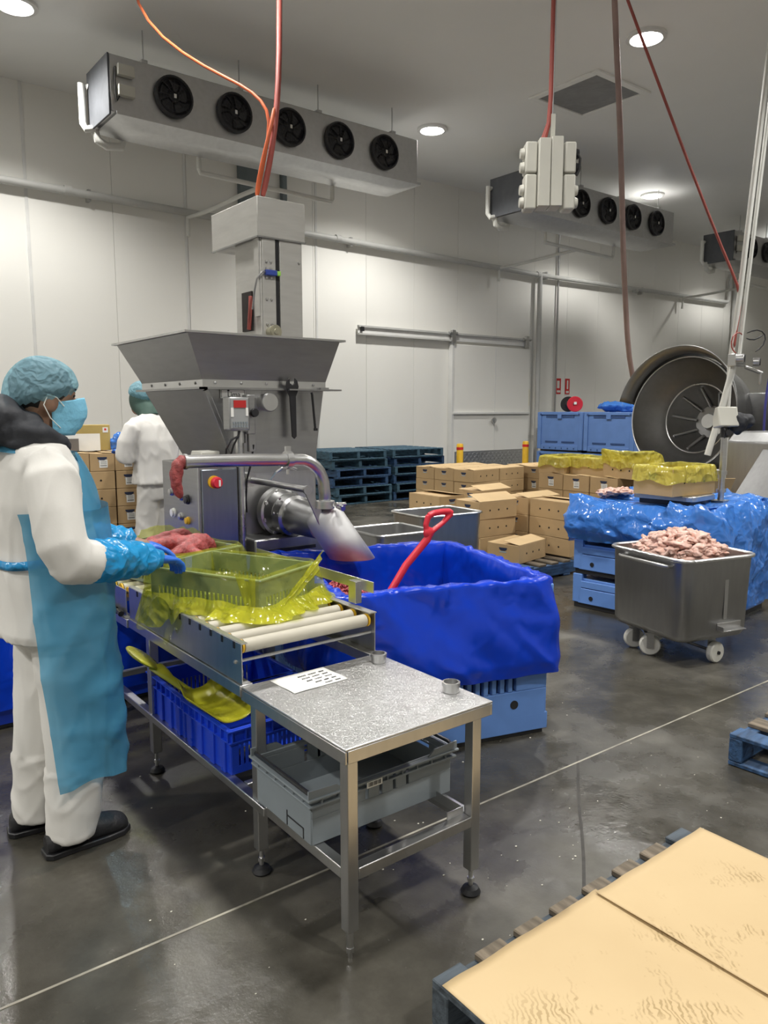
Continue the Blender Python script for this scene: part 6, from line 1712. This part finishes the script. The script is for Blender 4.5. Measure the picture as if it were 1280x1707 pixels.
for k in range(9):
    a = k * 2 * PI / 9 + 0.25
    p0_ = mc_ + q_ @ Vector((0.39 * math.cos(a), 0.39 * math.sin(a), -0.365)); p1_ = mc_ + q_ @ Vector((0.19 * math.cos(a), 0.19 * math.sin(a), -0.60))
    wobj('lining_rib', M().tube([p0_, p1_], [0.016, 0.022], 8), MAT['steel_polish'], TB)
wobj('hub', M().lathe([(0.0, 0.10), (0.09, 0.10), (0.12, 0.0)], tuple(mc_ - axd * 0.66), tuple(axd), 24), MAT['steel_polish'], TB)
wobj('outlet_port', M().lathe([(0.0, 0.0), (0.09, 0.0), (0.10, 0.03), (0.12, 0.03), (0.12, 0.0)], tuple(mc_ - axd * 0.58 + Vector((0.0, -0.20, -0.10))), tuple(axd), 24), MAT['steel_polish'], TB)
wobj('splash_guard', M().lathe([(0.735, -0.12), (0.75, 0.06), (0.81, 0.20)], tuple(mc_), tuple(axd), 40, a0=R(-20), a1=R(170)), dk, TB, solid=0.008)
wobj('cradle', M().box((9.35, 5.15, 0.45), (0.6, 0.7, 0.86)).box((9.4, 5.1, 1.0), (0.3, 0.4, 0.4)), MAT['steel_dark'], TB, bevel=0.02)
# lifting frame posts by the bowl
FP = thing('post_frame', 'pair of tall white posts with clamps and a slanting arm beside the steel bowl', 'frame', (8.17, 4.27, 0))
wobj('post', M().tube([(8.13, 4.31, 0.0), (8.13, 4.31, 2.13), (8.17, 4.27, 2.82), (8.33, 4.15, 6.0)], 0.028, 10), MAT['pvc_white'], FP)
wobj('post', M().tube([(8.19, 4.25, 2.1), (8.23, 4.23, 2.82), (8.39, 4.11, 6.0)], 0.020, 10), MAT['pvc_white'], FP)
wobj('arm', M().tube([(8.13, 4.25, 2.15), (8.02, 4.33, 1.55), (7.93, 4.40, 1.10)], 0.034, 12), MAT['pvc_white'], FP)
wobj('clamp_block', M().box((8.13, 4.24, 2.12), (0.20, 0.10, 0.13)).cyl((8.03, 4.2, 2.13), (8.06, 4.12, 2.13), 0.05, n=14).cyl((8.24, 4.12, 2.1), (8.27, 4.06, 2.1), 0.05, n=14).cyl((8.2, 4.18, 2.05), (8.33, 4.05, 1.98), 0.02, n=10).cyl((8.31, 4.06, 2.0), (8.31, 4.06, 1.86), 0.014, n=8), MAT['steel'], FP, bevel=0.006)
wobj('clamp_end', M().cyl((8.055, 4.13, 2.13), (8.06, 4.115, 2.13), 0.036, n=14).cyl((8.265, 4.065, 2.1), (8.272, 4.05, 2.1), 0.036, n=14), MAT['black'], FP)
for mt_, pts in (('red_cable', [(8.05, 4.2, 2.18), (7.98, 4.24, 2.24), (8.0, 4.24, 2.38), (8.08, 4.2, 2.42), (8.14, 4.2, 2.38)]), ('black', [(8.2, 4.2, 2.4), (8.3, 4.12, 2.46), (8.38, 4.06, 2.4), (8.36, 4.06, 2.28), (8.25, 4.12, 2.2)]), ('black', [(8.2, 4.2, 2.36), (8.28, 4.14, 2.32), (8.36, 4.07, 2.4)])):
    wobj('air_line', M().tube(pts, 0.009, 6), MAT[mt_], FP, sub=1)
tag(obj('violet_hose', M().tube([(8.60, 3.85, 2.9), (8.52, 3.92, 2.45), (8.42, 4.0, 2.1), (8.38, 4.02, 1.8), (8.36, 4.02, 1.45), (8.40, 4.0, 0.9), (8.44, 3.98, 0.03)], 0.014, 8), MAT['blue_cable'], sub=1), 'thin dark violet hose hanging at the right edge above the control cabinet', 'hose')
# machines at the right edge
CC = thing('control_cabinet', 'grey control cabinet with a small screen at the right edge behind the steel housing', 'cabinet', (9.35, 4.05, 0), R(-10))
obj('body', M().box((0, 0, 0.9), (0.8, 0.9, 1.78)), MAT['steel_dark'], CC, bevel=0.01)
obj('screen_bezel', M().box((-0.408, -0.05, 1.42), (0.02, 0.24, 0.22)), MAT['cream_paint'], CC, bevel=0.004)
obj('screen', M().box((-0.42, -0.05, 1.46), (0.006, 0.18, 0.08)), MAT['paper'], CC)
obj('base_plinth', M().box((0, 0, 0.01), (0.7, 0.8, 0.02)), MAT['black'], CC)
SH = thing('steel_housing', 'angular stainless machine housing with a sloping chute at the right edge', 'machine', (7.55, 3.55, 0), R(-12))
obj('housing', M().prism([(-0.18, 0.0), (0.6, 0.0), (0.6, 1.38), (-0.08, 1.38), (-0.18, 1.28)], -0.35, 0.35, lambda a, b, c: (a, c, b)), MAT['trolley_steel'], SH, bevel=0.015)
obj('sloping_chute', M().prism([(-0.62, 0.70), (-0.18, 1.22), (-0.15, 1.20), (-0.45, 0.70)], -0.42, 0.0, lambda a, b, c: (a, c - 0.06, b)), MAT['trolley_steel'], SH, bevel=0.006)
obj('porthole', M().lathe([(0, 0.02), (0.1, 0.018), (0.13, 0)], (-0.185, -0.2, 1.12), (-1, 0, 0.2), 24), MAT['steel_polish'], SH)
tag(obj('dark_tub', M().box((8.55, 4.62, 0.45), (0.5, 0.45, 0.88), R(-10)).tube([(8.22, 4.75, 0.92), (8.3, 4.35, 0.9), (8.75, 4.4, 0.92)], 0.025, 8), MAT['steel_dark'], bevel=0.01), 'dark steel bin with a rail under the bowl, behind the scale post', 'bin')
lc = thing('loose_carton', 'brown carton with raised flaps behind the scale post', 'carton', (6.72, 3.85, 0.0), R(-25))
obj('carton_body', M().box((0, 0, 0.42), (0.5, 0.36, 0.84)), MAT['carton'], lc, bevel=0.004)
obj('flap', M().box((-0.27, 0, 0.90), (0.004, 0.36, 0.16), rot=Matrix.Rotation(-0.5, 3, 'Y')), MAT['carton_in'], lc)
obj('flap', M().box((0.0, -0.22, 0.90), (0.5, 0.004, 0.16), rot=Matrix.Rotation(0.5, 3, 'X')), MAT['carton_in'], lc)

# ================================================================== FAR BLUE BINS, REEL, BOLLARDS
wh = ['lower left', 'upper left', 'lower right', 'upper right']
for j in range(2):
    for k in range(2):
        t = thing('pallet_bin', 'mid blue plastic bin, %s of the four by the far wall' % wh[j * 2 + k], 'bin', (12.45, 9.68 - j * 1.13, k * 0.775), R(0.5), 'blue bins by the far wall')
        w, h = 1.10, 0.77
        obj('body', M().box((0, 0, h / 2 + 0.03), (w - 0.03, w - 0.03, h - 0.06)), MAT['blue_bin_far'], t, bevel=0.01)
        pp = M()
        for i in range(4):
            a = i * PI / 2
            for sg in (-1, 1): pp.box((math.cos(a) * (w / 2 - 0.005) - math.sin(a) * sg * 0.5, math.sin(a) * (w / 2 - 0.005) + math.cos(a) * sg * 0.5, h / 2 + 0.02), (0.02, 0.09, h - 0.05), a)
            pp.box((math.cos(a) * (w / 2 - 0.005), math.sin(a) * (w / 2 - 0.005), h - 0.03), (0.024, 0.9, 0.05), a)
            pp.box((math.cos(a) * (w / 2 - 0.0), math.sin(a) * (w / 2 - 0.0), h - 0.09), (0.03, 0.1, 0.08), a)
            pp.box((math.cos(a) * (w / 2 - 0.005), math.sin(a) * (w / 2 - 0.005), 0.08), (0.02, 0.9, 0.09), a)
        obj('frame_ribs', pp, MAT['blue_bin_far'], t, bevel=0.004)
        smat = pm('slot_blue', (0.03, 0.07, 0.2), 0.6) if 'slot_blue' not in bpy.data.materials else bpy.data.materials['slot_blue']
        for q in (-0.2, 0.2):
            obj('slot', M().box((-w / 2 + 0.012, q, 0.19), (0.012, 0.3, 0.03)), smat, t, smooth=0)
            obj('slot', M().box((-w / 2 + 0.012, q, h - 0.085), (0.012, 0.28, 0.05)), smat, t, smooth=0)
        vv = M()
        for q in range(6): vv.box((-w / 2 - 0.008, -0.36 + q * 0.145, 0.07), (0.012, 0.02, 0.025))
        for q in (-0.46, 0.46): vv.box((-w / 2 - 0.008, q, h - 0.05), (0.012, 0.035, 0.035))
        obj('vents', vv, smat, t, smooth=0)['kind'] = 'stuff'
        obj('base', M().box((0, 0, 0.015), (w - 0.1, w - 0.1, 0.028)), MAT['black_plastic'], t)
rl = thing('hose_reel', 'small reel with red and black discs on top of the far blue bins', 'reel', (12.1, 9.50, 1.545), R(0))
obj('drum', M().cyl((0, 0.16, 0.0 + 0.15), (0, -0.04, 0.15), 0.06, n=16), MAT['black'], rl)
obj('red_disc', M().lathe([(0, 0.02), (0.14, 0.02), (0.15, 0.01), (0.14, 0)], (-0.02, -0.04, 0.151), (-0.75, -0.65, 0), 28), MAT['red'], rl)
obj('black_disc', M().lathe([(0, 0.02), (0.14, 0.02), (0.15, 0.01), (0.14, 0)], (0.03, 0.16, 0.151), (-0.75, -0.65, 0), 28), MAT['black'], rl)
obj('disc_label', M().box((-0.046, -0.07, 0.17), (0.05, 0.004, 0.05), R(-49)), MAT['paper'], rl)
crumple((12.35, 8.62, 1.545), (0.30, 0.42, 0.16), 17, 'blue_bag', 'crumpled sky blue sheet lying on top of the far right blue bin', MAT['blue_film_far'], 0.025)
for (bx_, by_, lab) in ((9.74, 10.2, 'yellow bollard with a red band left of the sliding door, nearer the pallets'), (11.53, 10.2, 'yellow bollard with a red band at the right of the sliding door')):
    b = thing('bollard', lab, 'bollard', (bx_, by_, 0), group='yellow bollards by the door')
    obj('post', M().lathe([(0, 0), (0.062, 0), (0.062, 0.95), (0.05, 0.97), (0, 0.975)], n=24), MAT['yellow'], b)
    obj('reflective_band', M().lathe([(0.063, 0.86), (0.064, 0.86), (0.064, 0.91), (0.063, 0.91)], n=24), MAT['red_print'], b)
    obj('base_plate', M().box((0, 0, 0.006), (0.18, 0.18, 0.012)), MAT['yellow'], b)
# crumbs on the wet floor
rnd = random.Random(8)
sp_ = M()
for k in range(110):
    x_, y_ = rnd.uniform(0.4, 3.6), rnd.uniform(1.5, 3.3)
    if rnd.random() < 0.5: x_, y_ = rnd.gauss(2.3, 0.45), rnd.gauss(1.55, 0.22)
    s = rnd.uniform(0.0018, 0.005)
    sp_.blob((x_, y_, s * 0.4), (s, s * rnd.uniform(0.5, 1), s * 0.5), 1)
tag(obj('floor_crumbs', sp_, pm('pale_crumbs', (0.6, 0.57, 0.5), 0.5)), 'scattered pale crumbs of meat and fat on the wet floor', 'crumbs', kind='stuff')
